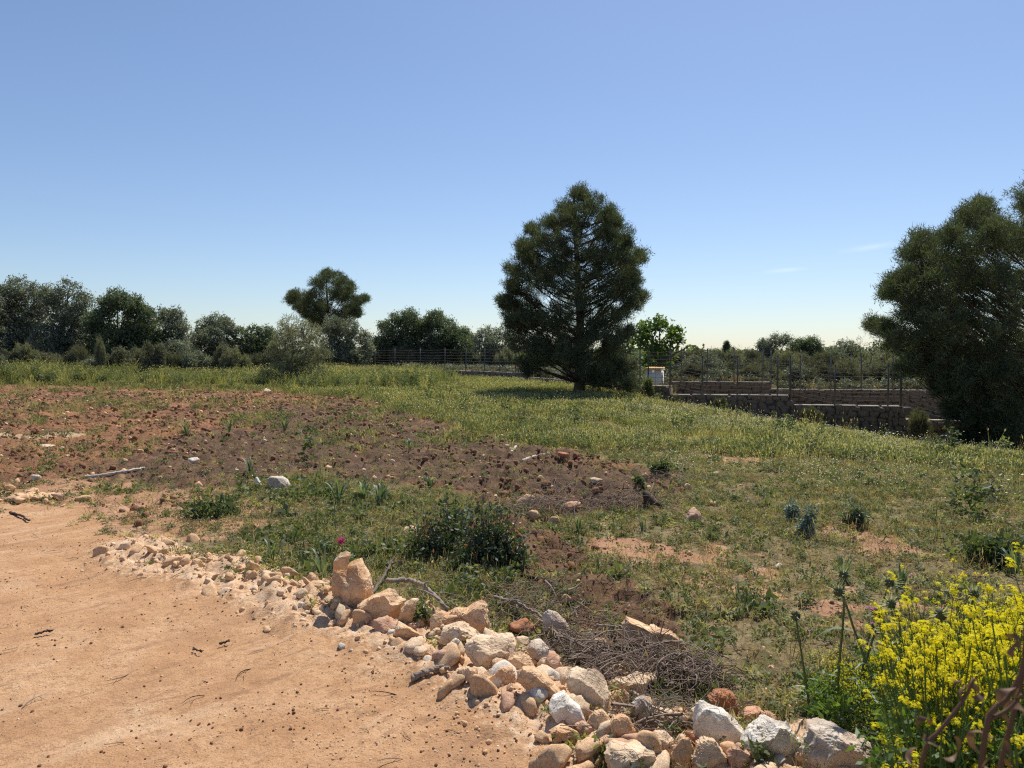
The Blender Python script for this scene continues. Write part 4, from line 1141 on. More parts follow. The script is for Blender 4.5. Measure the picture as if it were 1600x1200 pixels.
HR = [
 ("tall upright tan boulder on the track edge with a small stone balanced on top", [(60, 240), (75, 205), (150, 200), (175, 170), (235, 155), (260, 200), (300, 260), (330, 330), (320, 380), (250, 430), (200, 450), (150, 460), (100, 420), (60, 350)], A6, 4, 'tan', 3, .85, .09),
 ("rounded tan rock right of the tall upright boulder", [(215, 440), (280, 410), (330, 370), (420, 335), (460, 345), (490, 390), (540, 400), (500, 470), (470, 510), (380, 530), (310, 525), (270, 490)], A6, 4, 'tan', 12, .8, .09),
 ("small tan rock leaning on the right side of the rounded tan rock", [(475, 520), (500, 460), (560, 400), (590, 410), (590, 480), (560, 530), (520, 550)], A6, 4, 'tan', 13, .8, .12),
 ("rugged jagged tan rock with a high right end, middle of the rubble edge", [(690, 540), (700, 500), (740, 485), (790, 500), (850, 465), (930, 470), (960, 440), (1010, 425), (1040, 450), (1045, 520), (1060, 590), (1040, 640), (980, 630), (900, 600), (800, 600), (740, 590)], A6, 4, 'tan', 14, .6, .22),
 ("low rounded sandy rock just in front of the rugged jagged tan rock", [(740, 640), (760, 590), (830, 555), (900, 560), (950, 600), (1010, 620), (1020, 645), (900, 665), (800, 660)], A6, 4, 'cream', 15, .7, .16),
 ("small pale grey flat-faced stone left of the broad whitish-faced rock", [(765, 740), (790, 690), (840, 655), (870, 670), (850, 730), (800, 765)], A6, 4, 'white', 16, .7, .10),
 ("broad rock with a whitish left face and tan right half", [(900, 720), (910, 670), (960, 650), (1050, 655), (1150, 645), (1200, 640), (1230, 690), (1220, 740), (1170, 790), (1060, 830), (1010, 860), (960, 830), (950, 780)], A6, 4, 'cream', 117, .75, .12),
 ("tan block wedged behind the right end of the broad whitish-faced rock", [(1165, 800), (1200, 740), (1240, 745), (1310, 770), (1350, 830), (1330, 860), (1240, 870), (1215, 840)], A6, 4, 'tan', 18, .8, .12),
 ("long tan rock sloping down to the right towards the round boulder", [(1230, 930), (1230, 880), (1270, 845), (1330, 840), (1400, 890), (1440, 920), (1530, 975), (1530, 1000), (1400, 990), (1320, 970), (1260, 950)], A6, 4, 'tan', 19, .6, .14),
 ("brownish rock under the broad whitish-faced rock", [(1000, 880), (1060, 845), (1120, 830), (1200, 840), (1225, 880), (1220, 940), (1120, 945), (1040, 925)], A6, 4, 'tan', 20, .7, .15),
 ("small tan rock at the left foot of the broad whitish-faced rock", [(850, 850), (920, 835), (980, 845), (990, 890), (960, 930), (900, 900)], A6, 4, 'tan', 21, .8, .14),
 ("weathered grey elongated rock lying behind the rubble under twigs", [(1390, 500), (1420, 475), (1480, 490), (1540, 540), (1580, 600), (1570, 660), (1480, 640), (1400, 600)], A6, 4, 'grey', 23, .6, .12),
 ("large rounded cream boulder beside the white slab", [(340, 680), (370, 640), (430, 615), (520, 612), (570, 640), (600, 690), (612, 760), (600, 830), (540, 860), (450, 830), (390, 790), (350, 740)], A7, 4, 'cream', 29, .95, .08),
 ("bright white angular slab in the front of the rubble", [(235, 840), (260, 800), (330, 770), (360, 800), (430, 850), (475, 920), (420, 935), (320, 950), (280, 920), (240, 870)], A7, 4, 'white', 130, .9, .07),
 ("tan rock just right of the large rounded cream boulder", [(605, 690), (660, 660), (720, 660), (790, 640), (860, 660), (850, 720), (790, 790), (700, 790), (620, 740)], A7, 4, 'cream', 31, .7, .14),
 ("shaded grey-brown rock in front of the brush pile", [(760, 830), (800, 780), (840, 775), (900, 850), (895, 900), (850, 930), (780, 920), (750, 880)], A7, 4, 'grey', 34, .8, .12),
 ("dark tan stone in front of the large rounded cream boulder", [(480, 930), (520, 885), (580, 880), (630, 930), (635, 990), (590, 1010), (520, 1000), (490, 970)], A7, 4, 'tan', 35, .8, .13),
 ("tan rock with a pointed top between the shaded grey rock and the front row", [(625, 960), (650, 925), (700, 915), (740, 920), (785, 990), (790, 1040), (730, 1060), (650, 1040), (630, 1000)], A7, 4, 'tan', 36, .8, .14),
 ("purplish-pink stone right below the white slab", [(400, 970), (450, 950), (510, 975), (540, 1020), (530, 1060), (450, 1065), (430, 1020)], A7, 4, 'pink', 37, .7, .10),
 ("flattish tan rock below the white slab at the rubble's front", [(235, 1000), (280, 980), (360, 985), (420, 1010), (430, 1060), (380, 1080), (280, 1070)], A7, 4, 'tan', 38, .8, .14),
 ("flat tan rock at the front of the rubble with a small dark weed below it", [(430, 1090), (540, 1020), (640, 1020), (720, 1050), (780, 1080), (770, 1110), (640, 1115), (560, 1130), (480, 1125)], A7, 4, 'tan', 39, .7, .12),
 ("upright cream rock in the front row left of the big white-topped block", [(890, 1040), (920, 1015), (980, 1020), (1030, 1060), (1020, 1120), (990, 1160), (930, 1140), (895, 1100)], A7, 4, 'cream', 40, .8, .13),
 ("wide cream rock cut by the bottom edge of the photo", [(590, 1140), (640, 1105), (740, 1110), (830, 1110), (900, 1130), (920, 1180), (900, 1240), (620, 1240), (590, 1180)], A7, 4, 'cream', 41, .8, .13),
 ("tan rock standing close to the left of the big white-topped block", [(990, 1200), (1010, 1090), (1070, 1045), (1130, 1060), (1150, 1110), (1120, 1200), (1080, 1240), (1010, 1240)], A7, 4, 'tan', 42, .8, .13),
 ("brownish rock among twigs left of the big white-topped block", [(1000, 900), (1050, 865), (1110, 870), (1140, 920), (1110, 955), (1020, 960), (990, 940)], A7, 4, 'tan', 43, .8, .14),
 ("big angular block with a white sunlit top and shaded face", [(1150, 900), (1170, 830), (1210, 815), (1260, 840), (1340, 870), (1420, 930), (1450, 970), (1500, 1030), (1460, 1080), (1390, 1120), (1300, 1090), (1250, 1085), (1200, 1095), (1170, 1110), (1158, 1040), (1160, 980)], A7, 4, 'white', 144, .75, .06),
 ("rough rust-red porous rock behind the big white-topped block", [(1250, 800), (1300, 760), (1370, 755), (1420, 785), (1437, 850), (1420, 910), (1360, 920), (1280, 900)], A7, 4, 'red', 45, .9, .2),
 ("rough cream rock in the front row below the big white-topped block", [(1145, 1180), (1180, 1100), (1220, 1065), (1290, 1065), (1320, 1110), (1380, 1180), (1390, 1240), (1150, 1240)], A7, 4, 'cream', 46, .8, .16),
 ("reddish tan rock at the bottom right of the big white-topped block", [(1370, 1160), (1400, 1110), (1450, 1105), (1540, 1160), (1550, 1230), (1390, 1230)], A7, 4, 'pink', 47, .8, .15),
 ("flat pinkish stone right of the rust-red rock", [(1465, 900), (1500, 870), (1560, 865), (1640, 880), (1690, 920), (1650, 950), (1580, 955), (1480, 960)], A7, 4, 'pink', 48, .7, .12),
 ("pale cream rock between the white-topped block and the large mottled rock", [(60, 1110), (100, 1040), (160, 990), (230, 970), (310, 985), (340, 1030), (385, 1080), (370, 1130), (300, 1165), (220, 1160), (150, 1150), (90, 1130)], A8, 3.53, 'white', 149, .8, .14),
 ("large mottled grey and pink rock at the foot of the yellow flowers", [(340, 1150), (400, 1080), (440, 1025), (520, 1018), (620, 1030), (740, 1070), (800, 1110), (850, 1140), (880, 1230), (360, 1240)], A8, 3.53, 'grey', 50, .7, .12),
]
for a in HR: rock_poly(*a)
rock_poly("small oblong tan stone balanced on top of the tall upright boulder", [(70, 212), (80, 150), (110, 110), (150, 95), (178, 110), (172, 160), (155, 212)], A6, 4, 'tan', 80, .8, .1, 4, lift=0.0, ground=(547, 953), back=.02)
rock_poly("gnarled bleached root stump at the top of the brush pile", [(710, 400), (715, 320), (740, 290), (790, 310), (830, 350), (930, 345), (1000, 360), (1080, 420), (1140, 500), (1100, 500), (1030, 460), (930, 440), (860, 450), (800, 410), (760, 430)], A7, 4, 'tan', 81, .5, .25, 5, name="root_stump", ground=(1030, 1022))
RK = [
 ("reddish rock half buried behind the rubble near the stick", 818, 996, 50, 24, 'red', 22, 9, .15, 4),
 ("grey rock in the twigs above the long sloping tan rock", 842, 1036, 42, 28, 'grey', 24, 8, .15, 4),
 ("red-brown rock beside the grey rock in the twigs", 862, 1049, 30, 24, 'pink', 25, 8, .15, 4),
 ("flat orange-tan stone below the rounded tan rock on the track edge", 601, 989, 42, 18, 'pink', 26, 8, .14, 4),
 ("low tan stone in front of the small leaning tan rock", 640, 1000, 50, 22, 'tan', 27, 8, .14, 4),
 ("narrow tan rock left of the rugged jagged rock", 684, 990, 26, 30, 'tan', 28, 9, .16, 4),
 ("orange rock at the edge of the brush pile above the rounded boulder", 961, 1071, 42, 26, 'tan', 32, 7, .13, 4),
 ("rock with a white crusted top in the brush pile", 1004, 1090, 46, 34, 'cream', 33, 9, .18, 4),
 ("pinkish stone at the back edge of the brush pile", 938, 1018, 42, 18, 'pink', 52, 8, .13, 4),
 ("small bright orange stone left of the big white-topped block", 1082, 1172, 22, 26, 'red', 53, 8, .13, 4),
 ("small pale upright stone in the brush pile", 1055, 1121, 18, 18, 'cream', 54, 7, .12, 4),
 ("brown boulder lying alone in the grass right of the soil", 1083, 817, 28, 22, 'pink', 55, 7, .12, 4),
 ("small pale stone at the right tip of the turned soil", 1075, 766, 12, 10, 'cream', 56, 7, .12, 3),
 ("orange stone at the lower edge of the turned soil, right of the dark bush", 865, 823, 22, 15, 'tan', 57, 8, .13, 3),
 ("tan stone beside the orange stone right of the dark bush", 834, 816, 18, 18, 'tan', 58, 8, .13, 3),
 ("pinkish rock in the turned soil left of the rotten stump", 893, 801, 28, 16, 'pink', 59, 8, .13, 3),
 ("tan rock above the dark bush at the soil's lower edge", 822, 791, 34, 17, 'tan', 60, 8, .13, 3),
 ("pale flat stone out in the middle of the turned soil", 932, 756, 22, 9, 'cream', 61, 8, .13, 3),
 ("reddish clod-like stone high in the turned soil", 881, 719, 20, 12, 'red', 62, 8, .13, 3),
 ("pale grey rock at the top of the green patch, left of the long-leaved tufts", 437, 768, 36, 22, 'grey', 63, 8, .15, 4),
 ("white chip of stone left of the pale grey rock", 404, 764, 12, 18, 'white', 64, 6, .10, 3),
 ("white stone on the edge of the dirt track at far left", 56, 750, 18, 8, 'white', 65, 8, .12, 3),
 ("whitish stone in the red soil above the stick", 301, 724, 18, 8, 'white', 66, 8, .12, 3),
 ("flat pale slab beside the straw patch at far left", 73, 700, 24, 5, 'cream', 67, 8, .12, 3),
 ("pale stones' larger flat piece at the far edge of the soil", 420, 615, 15, 8, 'cream', 68, 8, .12, 3),
 ("white stone at the far edge of the soil in front of the tall grass", 356, 609, 16, 6, 'white', 69, 8, .12, 3),
 ("pale stone in the field beside the bare reddish track", 1217, 889, 12, 8, 'white', 70, 8, .12, 3),
 ("white stone in the short grass near the dark rounded herb", 1394, 829, 10, 7, 'white', 71, 8, .12, 3),
 ("small brown rock in the reddish strip above the brush pile", 886, 946, 18, 16, 'pink', 72, 9, .15, 3),
 ("tan stone lying in the green patch left of the dark bush", 640, 836, 24, 12, 'tan', 73, 8, .14, 3),
]
for a in RK:
    lab, cx, b, w, h, mt, sd, fc, rg, sb = a
    rock(lab, cx, b, w, h, mt, sd, fc, rg, sb)
# small rubble stones, countable, alike
RUB = [mesh_np("rubble_stone", *rock_shape(300 + i, 3, 8, .12), M[['tan', 'cream', 'sandclod', 'tan', 'pink', 'cream', 'sandclod', 'white'][i] + '_small'], None, False) for i in range(8)]
rr = np.random.default_rng(77)
cum = np.cumsum([0] + [float(np.hypot(*(b - a))) for a, b in zip(BERM[:-1], BERM[1:])])
for i in range(300):
    s = rr.uniform(0, cum[-1]); x = np.interp(s, cum, BERM[:, 0]); y = np.interp(s, cum, BERM[:, 1])
    x += rr.normal(0, .15); y += rr.normal(-.02, .20)
    if x * x + y * y < 2.2 ** 2: continue
    sz = .04 + .12 * rr.uniform() ** 2.4; left_ = s < .40 * cum[-1]
    if left_: sz *= .8
    o = add("rubble_stone", RUB[[0, 2, 6, 3, 2, 6, 5, 1][rr.integers(8)] if left_ else rr.integers(8)], None, (x, y, gz1(x, y) + sz * (-.04 if left_ else .06)))
    o.scale = (sz * rr.uniform(.8, 1.4), sz * rr.uniform(.8, 1.3), sz * rr.uniform(.55, .95)); o.rotation_euler = (rr.normal(0, .6), rr.normal(0, .6), rr.uniform(0, 6.28))
    tag(o, "small angular sandy stone in the rubble bordering the dirt track", "stone", "small rubble stones along the track edge")

for i in range(46):
    px, py = rr.normal(38, 34), rr.normal(779, 5)
    p = at(px, py); sz = .05 + .10 * rr.uniform() ** 2
    o = add("sandy_clod", RUB[[2, 6, 0, 4][rr.integers(4)]], None, (p.x, p.y, p.z + sz * .1)); o.scale = (sz * rr.uniform(.8, 1.4), sz, sz * rr.uniform(.5, .9)); o.rotation_euler = (rr.normal(0, .3), rr.normal(0, .3), rr.uniform(0, 6.28))
    tag(o, "crumbly sandy clod in the low heap at the left end of the track's far edge", "clod", "sandy clods at the left edge of the track")
# ------------------------------------------------------------------ dead wood
def stick(label, pix_pts, r0, r1, mat, name="stick", lift=.02, sides=7, side_twigs=0, seed=0):
    rng = np.random.default_rng(seed)
    pts = []
    for q in pix_pts:
        p = at(q[0], q[1]); p.z += lift + (q[2] if len(q) > 2 else 0); pts.append(p)
    P = spline(pts, 8 * len(pts)); n = len(P)
    o0 = Vector(P[0])
    root = add(name, None) if False else None
    mb = MB()
    P = P + rng.normal(0, .004, P.shape)
    mb.tube(P - np.array(o0), np.linspace(r0, r1, n) * rng.uniform(.85, 1.15, n), sides)
    for s in range(side_twigs):
        k = rng.integers(2, n - 1); d = unit(rng, 1)[0]; d[2] = abs(d[2]) * .5
        L = rng.uniform(.08, .25)
        mb.tube(bez(P[k] - np.array(o0), P[k] - np.array(o0) + d * L * .5 + [0, 0, .02], P[k] - np.array(o0) + d * L, 4), [r1 * .8, r1 * .7, r1 * .5, r1 * .3], 4, cap=False)
    o = add(name, mb.mesh(name, M[mat], True), None, o0)
    tag(o, label, "stick")
    return o
stick("pale bleached stick lying on the soil at the head of the dirt track", [(131, 748), (165, 744), (200, 738), (226, 733)], .022, .012, 'palewood')
stick("dark branch leaning from the rounded tan rock down behind the rubble", [(606, 938, .1), (640, 936, .1), (670, 948, .08), (700, 966, .03)], .016, .010, 'deadwood', side_twigs=3, seed=2)
stick("short thick weathered stick lying on the track below the rubble", [(643, 1066), (665, 1056), (685, 1050), (702, 1052)], .018, .010, 'deadwood')
stick("short upright stick leaning between the upright boulder and the rounded rock", [(575, 956, .0), (582, 935, .06), (572, 905, .06)], .009, .006, 'deadwood', seed=3)
stick("forked grey branch behind the upright boulder", [(575, 940), (600, 915, .05), (612, 890, .05)], .012, .006, 'greybark', side_twigs=3, seed=4)
stick("long thin dead branch slanting through the twigs right of the jagged rock", [(772, 950, .05), (810, 968, .08), (845, 985, .06), (875, 1010, .04)], .011, .006, 'deadwood', side_twigs=5, seed=5)
stick("dark crooked branch lying in the reddish strip behind the bush", [(800, 902), (840, 908), (865, 917), (850, 925)], .016, .008, 'darkwood', side_twigs=2, seed=6)
stick("thin dark stick across the twigs towards the round cream boulder", [(840, 985, .05), (880, 1020, .07), (920, 1040, .06), (950, 1055, .03)], .008, .004, 'twig', side_twigs=4, seed=7)
stick("bent thin twig over the brush pile pointing at the root stump", [(930, 1005, .08), (970, 1015, .1), (1005, 1023, .08)], .008, .004, 'deadwood', side_twigs=3, seed=8)
stick("thin pale twig bowed across the front of the brush pile", [(985, 1100, .04), (1005, 1125, .06), (1030, 1150, .03)], .006, .003, 'deadwood', side_twigs=2, seed=9)
stick("pale stripped stick lying on the turned soil near its upper edge", [(700, 684), (730, 684), (762, 683)], .03, .02, 'deadwood')
stick("pair of pale split sticks, the upper one, on the soil under the pine", [(795, 712), (806, 700)], .03, .02, 'palewood')
stick("curved pale stick on the turned soil right of the split sticks", [(815, 722), (838, 714), (858, 712)], .022, .014, 'palewood')
stick("dark twig lying in the grass below the orange bare spot", [(1185, 738), (1200, 735), (1215, 741)], .02, .01, 'darkwood')
stick("short dark stick on the dirt track in front of the rubble", [(343, 1011), (357, 1008)], .007, .005, 'darkwood')
stick("thin curved twig lying on the open dirt track", [(302, 1018), (310, 1023), (316, 1024)], .004, .002, 'darkwood')
stick("dark broken twig on the far left of the dirt track", [(16, 804), (30, 808), (46, 817)], .014, .007, 'darkwood')
stick("flat brown bark strip on the dirt track left of the centre", [(55, 996), (68, 993), (82, 991)], .006, .004, 'darkwood')

def stump():
    p = at(1015, 793); k = p.y / F_PX
    rng = np.random.default_rng(5)
    root = empty("tree_stump", p, 0, .62); tag(root, "dark rotten stump sticking up at the lower end of the turned soil", "stump")
    mb = MB(); mb.tube([(-.02, 0, -.05), (0, 0, .1), (-.05, .02, .2), (-.1, .03, .27)], [.11, .095, .07, .02], 9); add("stump_base", mb.mesh("stump_base", M['darkwood'], True), root)
    mb = MB(); mb.tube(bez((0, 0, .06), (.12, 0, .1), (.2, -.02, .0), 6), np.linspace(.06, .025, 6), 6); add("root", mb.mesh("root", M['darkwood'], True), root)
    mb = MB(); mb.tube(bez((-.05, 0, .02), (-.35, -.03, .05), (-.62, -.05, .0), 7), np.linspace(.05, .015, 7), 6); add("root", mb.mesh("root", M['darkwood'], True), root)
stump()

def twig_pile(name, label, center_px, rad_px, n, seed, h=.16, mat='twig', lmin=.10, lmax=.42):
    rng = np.random.default_rng(seed); mb = MB()
    Q = [at(*c) for c in center_px]
    for i in range(n):
        c = Q[rng.integers(len(Q))]; k = c.y / F_PX
        x = c.x + rng.normal(0, rad_px[0] * k); y = c.y + rng.normal(0, rad_px[1] * 1.6 * k)
        z = gz1(x, y) + abs(rng.normal(0, h * .5))
        a = rng.uniform(0, 6.283); L = rng.uniform(lmin, lmax); el = rng.normal(.1, .3)
        d = np.array([math.cos(a) * math.cos(el), math.sin(a) * math.cos(el), math.sin(el)])
        p = np.array([x, y, z]); b = rng.normal(0, .38, 3) * L
        mb.tube(bez(p - d * L / 2, p + b * .6, p + d * L / 2, 5), np.linspace(rng.uniform(.0016, .0042) * (2.4 if rng.uniform() < .09 else 1), .001, 5), 3, cap=False)
    v = np.vstack(mb.v)
    o = add(name, mb.mesh(name, M[mat])); tag(o, label, "twigs", kind='stuff'); return o
twig_pile("brush_pile", "pile of thin dead twigs heaped behind the rubble", [(930, 1040), (980, 1045), (1030, 1050), (1075, 1062), (960, 1070), (1020, 1075), (890, 1025), (1095, 1080)], (24, 9), 850, 3, .12)
twig_pile("twig_litter", "loose thin twigs scattered between the dark bush and the rubble", [(800, 940), (850, 960), (780, 970), (830, 930), (900, 980), (1010, 1140), (1060, 1120)], (36, 16), 420, 4, .06)
twig_pile("soil_twigs", "dead twigs and roots strewn in a band at the lower end of the turned soil", [(900, 770), (950, 790), (980, 780), (860, 790), (1000, 785), (1040, 748), (820, 800), (930, 795)], (34, 9), 700, 5, .08, 'twig', .15, .6)

# ------------------------------------------------------------------ scattered ground cover (stuff): instanced tufts
def blades(n, h, spread, w, lean, seed, mat, seeds=0):
    rng = np.random.default_rng(seed); V, F, Tn = [], [], []
    for i in range(n):
        a = rng.uniform(0, 6.283); r = spread * math.sqrt(rng.uniform()); b = np.array([math.cos(a) * r, math.sin(a) * r, -.01])
        o = np.array([math.cos(a + rng.normal(0, .7)), math.sin(a + rng.normal(0, .7)), 0])
        H = h * rng.uniform(.5, 1.15); ln = lean * rng.uniform(.3, 1.4)
        p1 = b + o * H * ln * .35 + [0, 0, H * .55]; p2 = b + o * H * ln + [0, 0, H * (1 - .25 * ln)]
        s = np.cross(o, [0, 0, 1.0]); th = rng.uniform(0, 3.14); s = s * math.cos(th) + o * math.sin(th)
        ww = w * rng.uniform(.7, 1.3); k = len(V)
        V += [b - s * ww, b + s * ww, p1 - s * ww * .8, p1 + s * ww * .8, p2]
        F += [[k, k + 1, k + 3], [k, k + 3, k + 2], [k + 2, k + 3, k + 4]]; Tn += [float(np.clip(rng.normal(.5, .22), 0, 1))] * 5
        if i < seeds:
            k = len(V); u = np.array([0, 0, 1.0])
            V += [p2 - s * ww * 2.2, p2 + u * .03 + s * 0, p2 + s * ww * 2.2, p2 - u * .03]; F += [[k, k + 1, k + 2], [k, k + 2, k + 3]]; Tn += [.95] * 4
    return mesh_np("tuft", np.array(V), np.array(F), M[mat], np.array(Tn))
def herb(n, h, r, ll, lw, seed, mat):
    rng = np.random.default_rng(seed)
    C = np.stack([rng.normal(0, r * .5, n), rng.normal(0, r * .5, n), rng.uniform(.01, h, n)], -1)
    v, f, t = leaves(C, np.full(n, .02), 4, ll, lw, rng, .35)
    return mesh_np("tuft", v, f, M[mat], t)
def daisy(n, h, spread, pr, seed, mat, stem='grass'):
    rng = np.random.default_rng(seed); V, F, Tn, MI = [], [], [], []
    for i in range(n):
        b = np.array([rng.normal(0, spread), rng.normal(0, spread), 0]); t = b + np.array([rng.normal(0, .03), rng.normal(0, .03), h * rng.uniform(.6, 1.1)])
        k = len(V); V += [b + [.0015, 0, 0], b - [.0015, 0, 0], t]; F.append([k, k + 1, k + 2]); Tn += [.3] * 3; MI.append(0)
        k = len(V); m = 8; V.append(t + [0, 0, .004]); Tn.append(.9)
        tilt = rng.normal(0, .3, 2)
        for q in range(m):
            a = q * 2 * math.pi / m; rr_ = pr * (1 if q % 2 == 0 else .78)
            V.append(t + np.array([math.cos(a) * rr_, math.sin(a) * rr_, math.cos(a) * rr_ * tilt[0] + math.sin(a) * rr_ * tilt[1]])); Tn.append(rng.uniform(.2, .9))
        for q in range(m): F.append([k, k + 1 + q, k + 1 + (q + 1) % m]); MI.append(1)
    me = mesh_np("tuft", np.array(V), np.array(F), M[stem], np.array(Tn)); me.materials.append(M[mat])
    me.polygons.foreach_set("material_index", np.array(MI, np.int32)); return me
def twiglet(seed, mat='twig'):
    rng = np.random.default_rng(seed); mb = MB()
    p = np.array([-.5, 0, .02]); q = np.array([.5, 0, .03]); mb.tube(bez(p, [rng.normal(0, .1), rng.normal(0, .2), .12], q, 5), [.02, .022, .018, .014, .008], 3, cap=False)
    if rng.uniform() < .7: mb.tube(bez([0, .05, .06], [.2, .2, .1], [.35, .3, .12], 3), [.012, .01, .005], 3, cap=False)
    return mb.mesh("tuft", M[mat])

_src = 0
def scatter(name, label, cat, pts, scl, meshes, tilt=.15, seed=0, rot=None):
    """one stuff object: points in a mesh, tufts put on them with geometry nodes"""
    rng = np.random.default_rng(seed); n = len(pts)
    me = bpy.data.meshes.new(name); me.vertices.add(n); me.vertices.foreach_set("co", np.asarray(pts, np.float32).ravel())
    A = me.attributes.new("rot", 'FLOAT_VECTOR', 'POINT')
    R = np.stack([rng.normal(0, tilt, n), rng.normal(0, tilt, n), rng.uniform(0, 6.283, n)], -1)
    A.data.foreach_set("vector", R.astype(np.float32).ravel())
    A = me.attributes.new("scl", 'FLOAT', 'POINT'); A.data.foreach_set("value", np.asarray(scl, np.float32))
    A = me.attributes.new("pick", 'INT', 'POINT'); A.data.foreach_set("value", rng.integers(0, len(meshes), n).astype(np.int32))
    o = add(name, me)
    for mt in {m for q in meshes for m in q.materials}: me.materials.append(mt)
    ng = bpy.data.node_groups.new(name, 'GeometryNodeTree')
    ng.interface.new_socket("Geometry", in_out='INPUT', socket_type='NodeSocketGeometry'); ng.interface.new_socket("Geometry", in_out='OUTPUT', socket_type='NodeSocketGeometry')
    N = ng.nodes; gi = N.new("NodeGroupInput"); go = N.new("NodeGroupOutput")
    ip = N.new("GeometryNodeInstanceOnPoints"); jn = N.new("GeometryNodeJoinGeometry")
    for q in meshes:
        src = bpy.data.objects.new("tuft_source", q)
        oi = N.new("GeometryNodeObjectInfo"); oi.inputs["Object"].default_value = src; oi.inputs["As Instance"].default_value = False
        g2 = N.new("GeometryNodeGeometryToInstance"); ng.links.new(oi.outputs["Geometry"], g2.inputs[0]); ng.links.new(g2.outputs[0], jn.inputs[0])
    def na(nm, dt):
        x = N.new("GeometryNodeInputNamedAttribute"); x.data_type = dt; x.inputs["Name"].default_value = nm; return x.outputs["Attribute"]
    ng.links.new(gi.outputs[0], ip.inputs["Points"]); ng.links.new(jn.outputs[0], ip.inputs["Instance"])
    ip.inputs["Pick Instance"].default_value = True
    ng.links.new(na("pick", 'INT'), ip.inputs["Instance Index"])
    ng.links.new(na("rot", 'FLOAT_VECTOR'), ip.inputs["Rotation"]); ng.links.new(na("scl", 'FLOAT'), ip.inputs["Scale"])
    ng.links.new(ip.outputs[0], go.inputs[0])
    md = o.modifiers.new("scatter", 'NODES'); md.node_group = ng
    tag(o, label, cat, kind='stuff')
    return o
def wedge(d0, d1, dens, p, seed, ang=43, dref=4.0):
    """random ground points from d0 to d1 metres; density falls with distance as (dref/d)^p"""
    rng = np.random.default_rng(seed); out = []
    edges = np.geomspace(d0, d1, 26)
    for a, b in zip(edges[:-1], edges[1:]):
        m = (a + b) / 2; area = math.radians(2 * ang) * (b * b - a * a) / 2
        n = int(area * dens * min(1.0, (dref / m) ** p))
        r = np.sqrt(rng.uniform(a * a, b * b, n)); t = np.radians(rng.uniform(-ang, ang, n)); out.append(np.stack([r * np.sin(t), r * np.cos(t)], -1))
    return np.vstack(out), rng
def on_ground(P, rng, prob, dz=0.0):
    x, y = P[:, 0], P[:, 1]; m = masks(x, y)
    front = y < y_wall(x) - .3
    pr = prob(x, y, m)
    k = (rng.uniform(size=len(x)) < pr)
    x, y = x[k], y[k]
    m = tuple(a[k] if hasattr(a, '__len__') else a for a in m)
    return np.stack([x, y, base_z(x, y) + disp(x, y, m) + dz], -1), rng

# where things grow
def tall_zone(x, y): return ss(-poly_sd(x, y, SOIL), .3, 2.0) * ss(y, 36, 41) * ss(-x, 3, 9)
def patchy(x, y, s=.9, seed=71): return fbm2(x * s, y * s, 4, seed)
def in_front(x, y): return (y < y_wall(x) - .25)
LUSHP = poly_world([(1400, 780), (1700, 790), (1700, 900), (1480, 905), (1430, 860)])
GREEN = poly_world([(255, 800), (330, 770), (420, 745), (560, 742), (700, 775), (830, 830), (830, 900), (760, 940), (660, 960), (520, 940), (430, 905), (330, 880), (260, 860)])
DRYZ = poly_world([(820, 820), (1000, 810), (1250, 835), (1500, 860), (1560, 960), (1330, 1130), (1150, 1090), (960, 990), (860, 930)])
def green_p(x, y, m):
    road, soil, berm, red, straw = m[:5]
    v = patchy(x, y)
    g = ss(v, .30, .55)
    dz = ss(poly_sd(x, y, DRYZ), -.3, .5)
    g = g * (1 - .66 * dz)
    p = g * (1 - road) * (1 - .72 * red) * (1 - berm * .85)
    so = soil * (1 - .07 * ss(patchy(x, y, .35, 90), .52, .62))
    return p * (1 - .975 * so) + .0 * so

P, rg = wedge(2.6, 18, 380, .8, 1, dref=5.0)
pts, rg = on_ground(P, rg, lambda x, y, m: green_p(x, y, m) * in_front(x, y))
hs = .55 + .6 * patchy(pts[:, 0], pts[:, 1], .6, 33) + rg.normal(0, .14, len(pts))
scatter("grass", "short patchy green grass and weeds across the field near the track", "grass", pts, np.clip(hs, .4, 1.6),
        [blades(11, .065, .05, .0018, .9, 1, 'grass'), blades(9, .09, .05, .0016, .7, 2, 'grass'), blades(13, .04, .06, .002, 1.1, 3, 'grass'), blades(7, .14, .04, .0014, .5, 4, 'dry', 3), herb(10, .05, .05, .03, .006, 5, 'herb')], .15, 1)
P, rg = wedge(13, 66, 120, 1.1, 2, dref=16.0)
pts, rg = on_ground(P, rg, lambda x, y, m: np.clip(green_p(x, y, m) * 1.25, 0, 1) * in_front(x, y))
d = np.hypot(pts[:, 0], pts[:, 1])
hs = (.6 + .6 * patchy(pts[:, 0], pts[:, 1], .4, 34)) * (.85 + .5 * ss(d, 18, 40))
hs = hs * (1 - .55 * ss(pts[:, 1] - y_wall(pts[:, 0]), -6, -1.5) * ss(pts[:, 0], 5, 8))
scatter("field_grass", "flowery meadow grass covering the field up to the wall", "grass", pts, hs,
        [blades(26, .22, .16, .0045, .5, 11, 'grass', 8), blades(26, .15, .2, .005, .8, 12, 'grass', 3), blades(20, .30, .13, .004, .4, 13, 'grass', 9), herb(26, .16, .2, .06, .016, 14, 'herb'), blades(22, .2, .15, .0045, .6, 15, 'dry', 8), herb(20, .22, .14, .05, .013, 16, 'lush')], .1, 2)
P, rg = wedge(32, 60, 26, .5, 3, dref=40)
pts, rg = on_ground(P, rg, lambda x, y, m: tall_zone(x, y) * in_front(x, y))
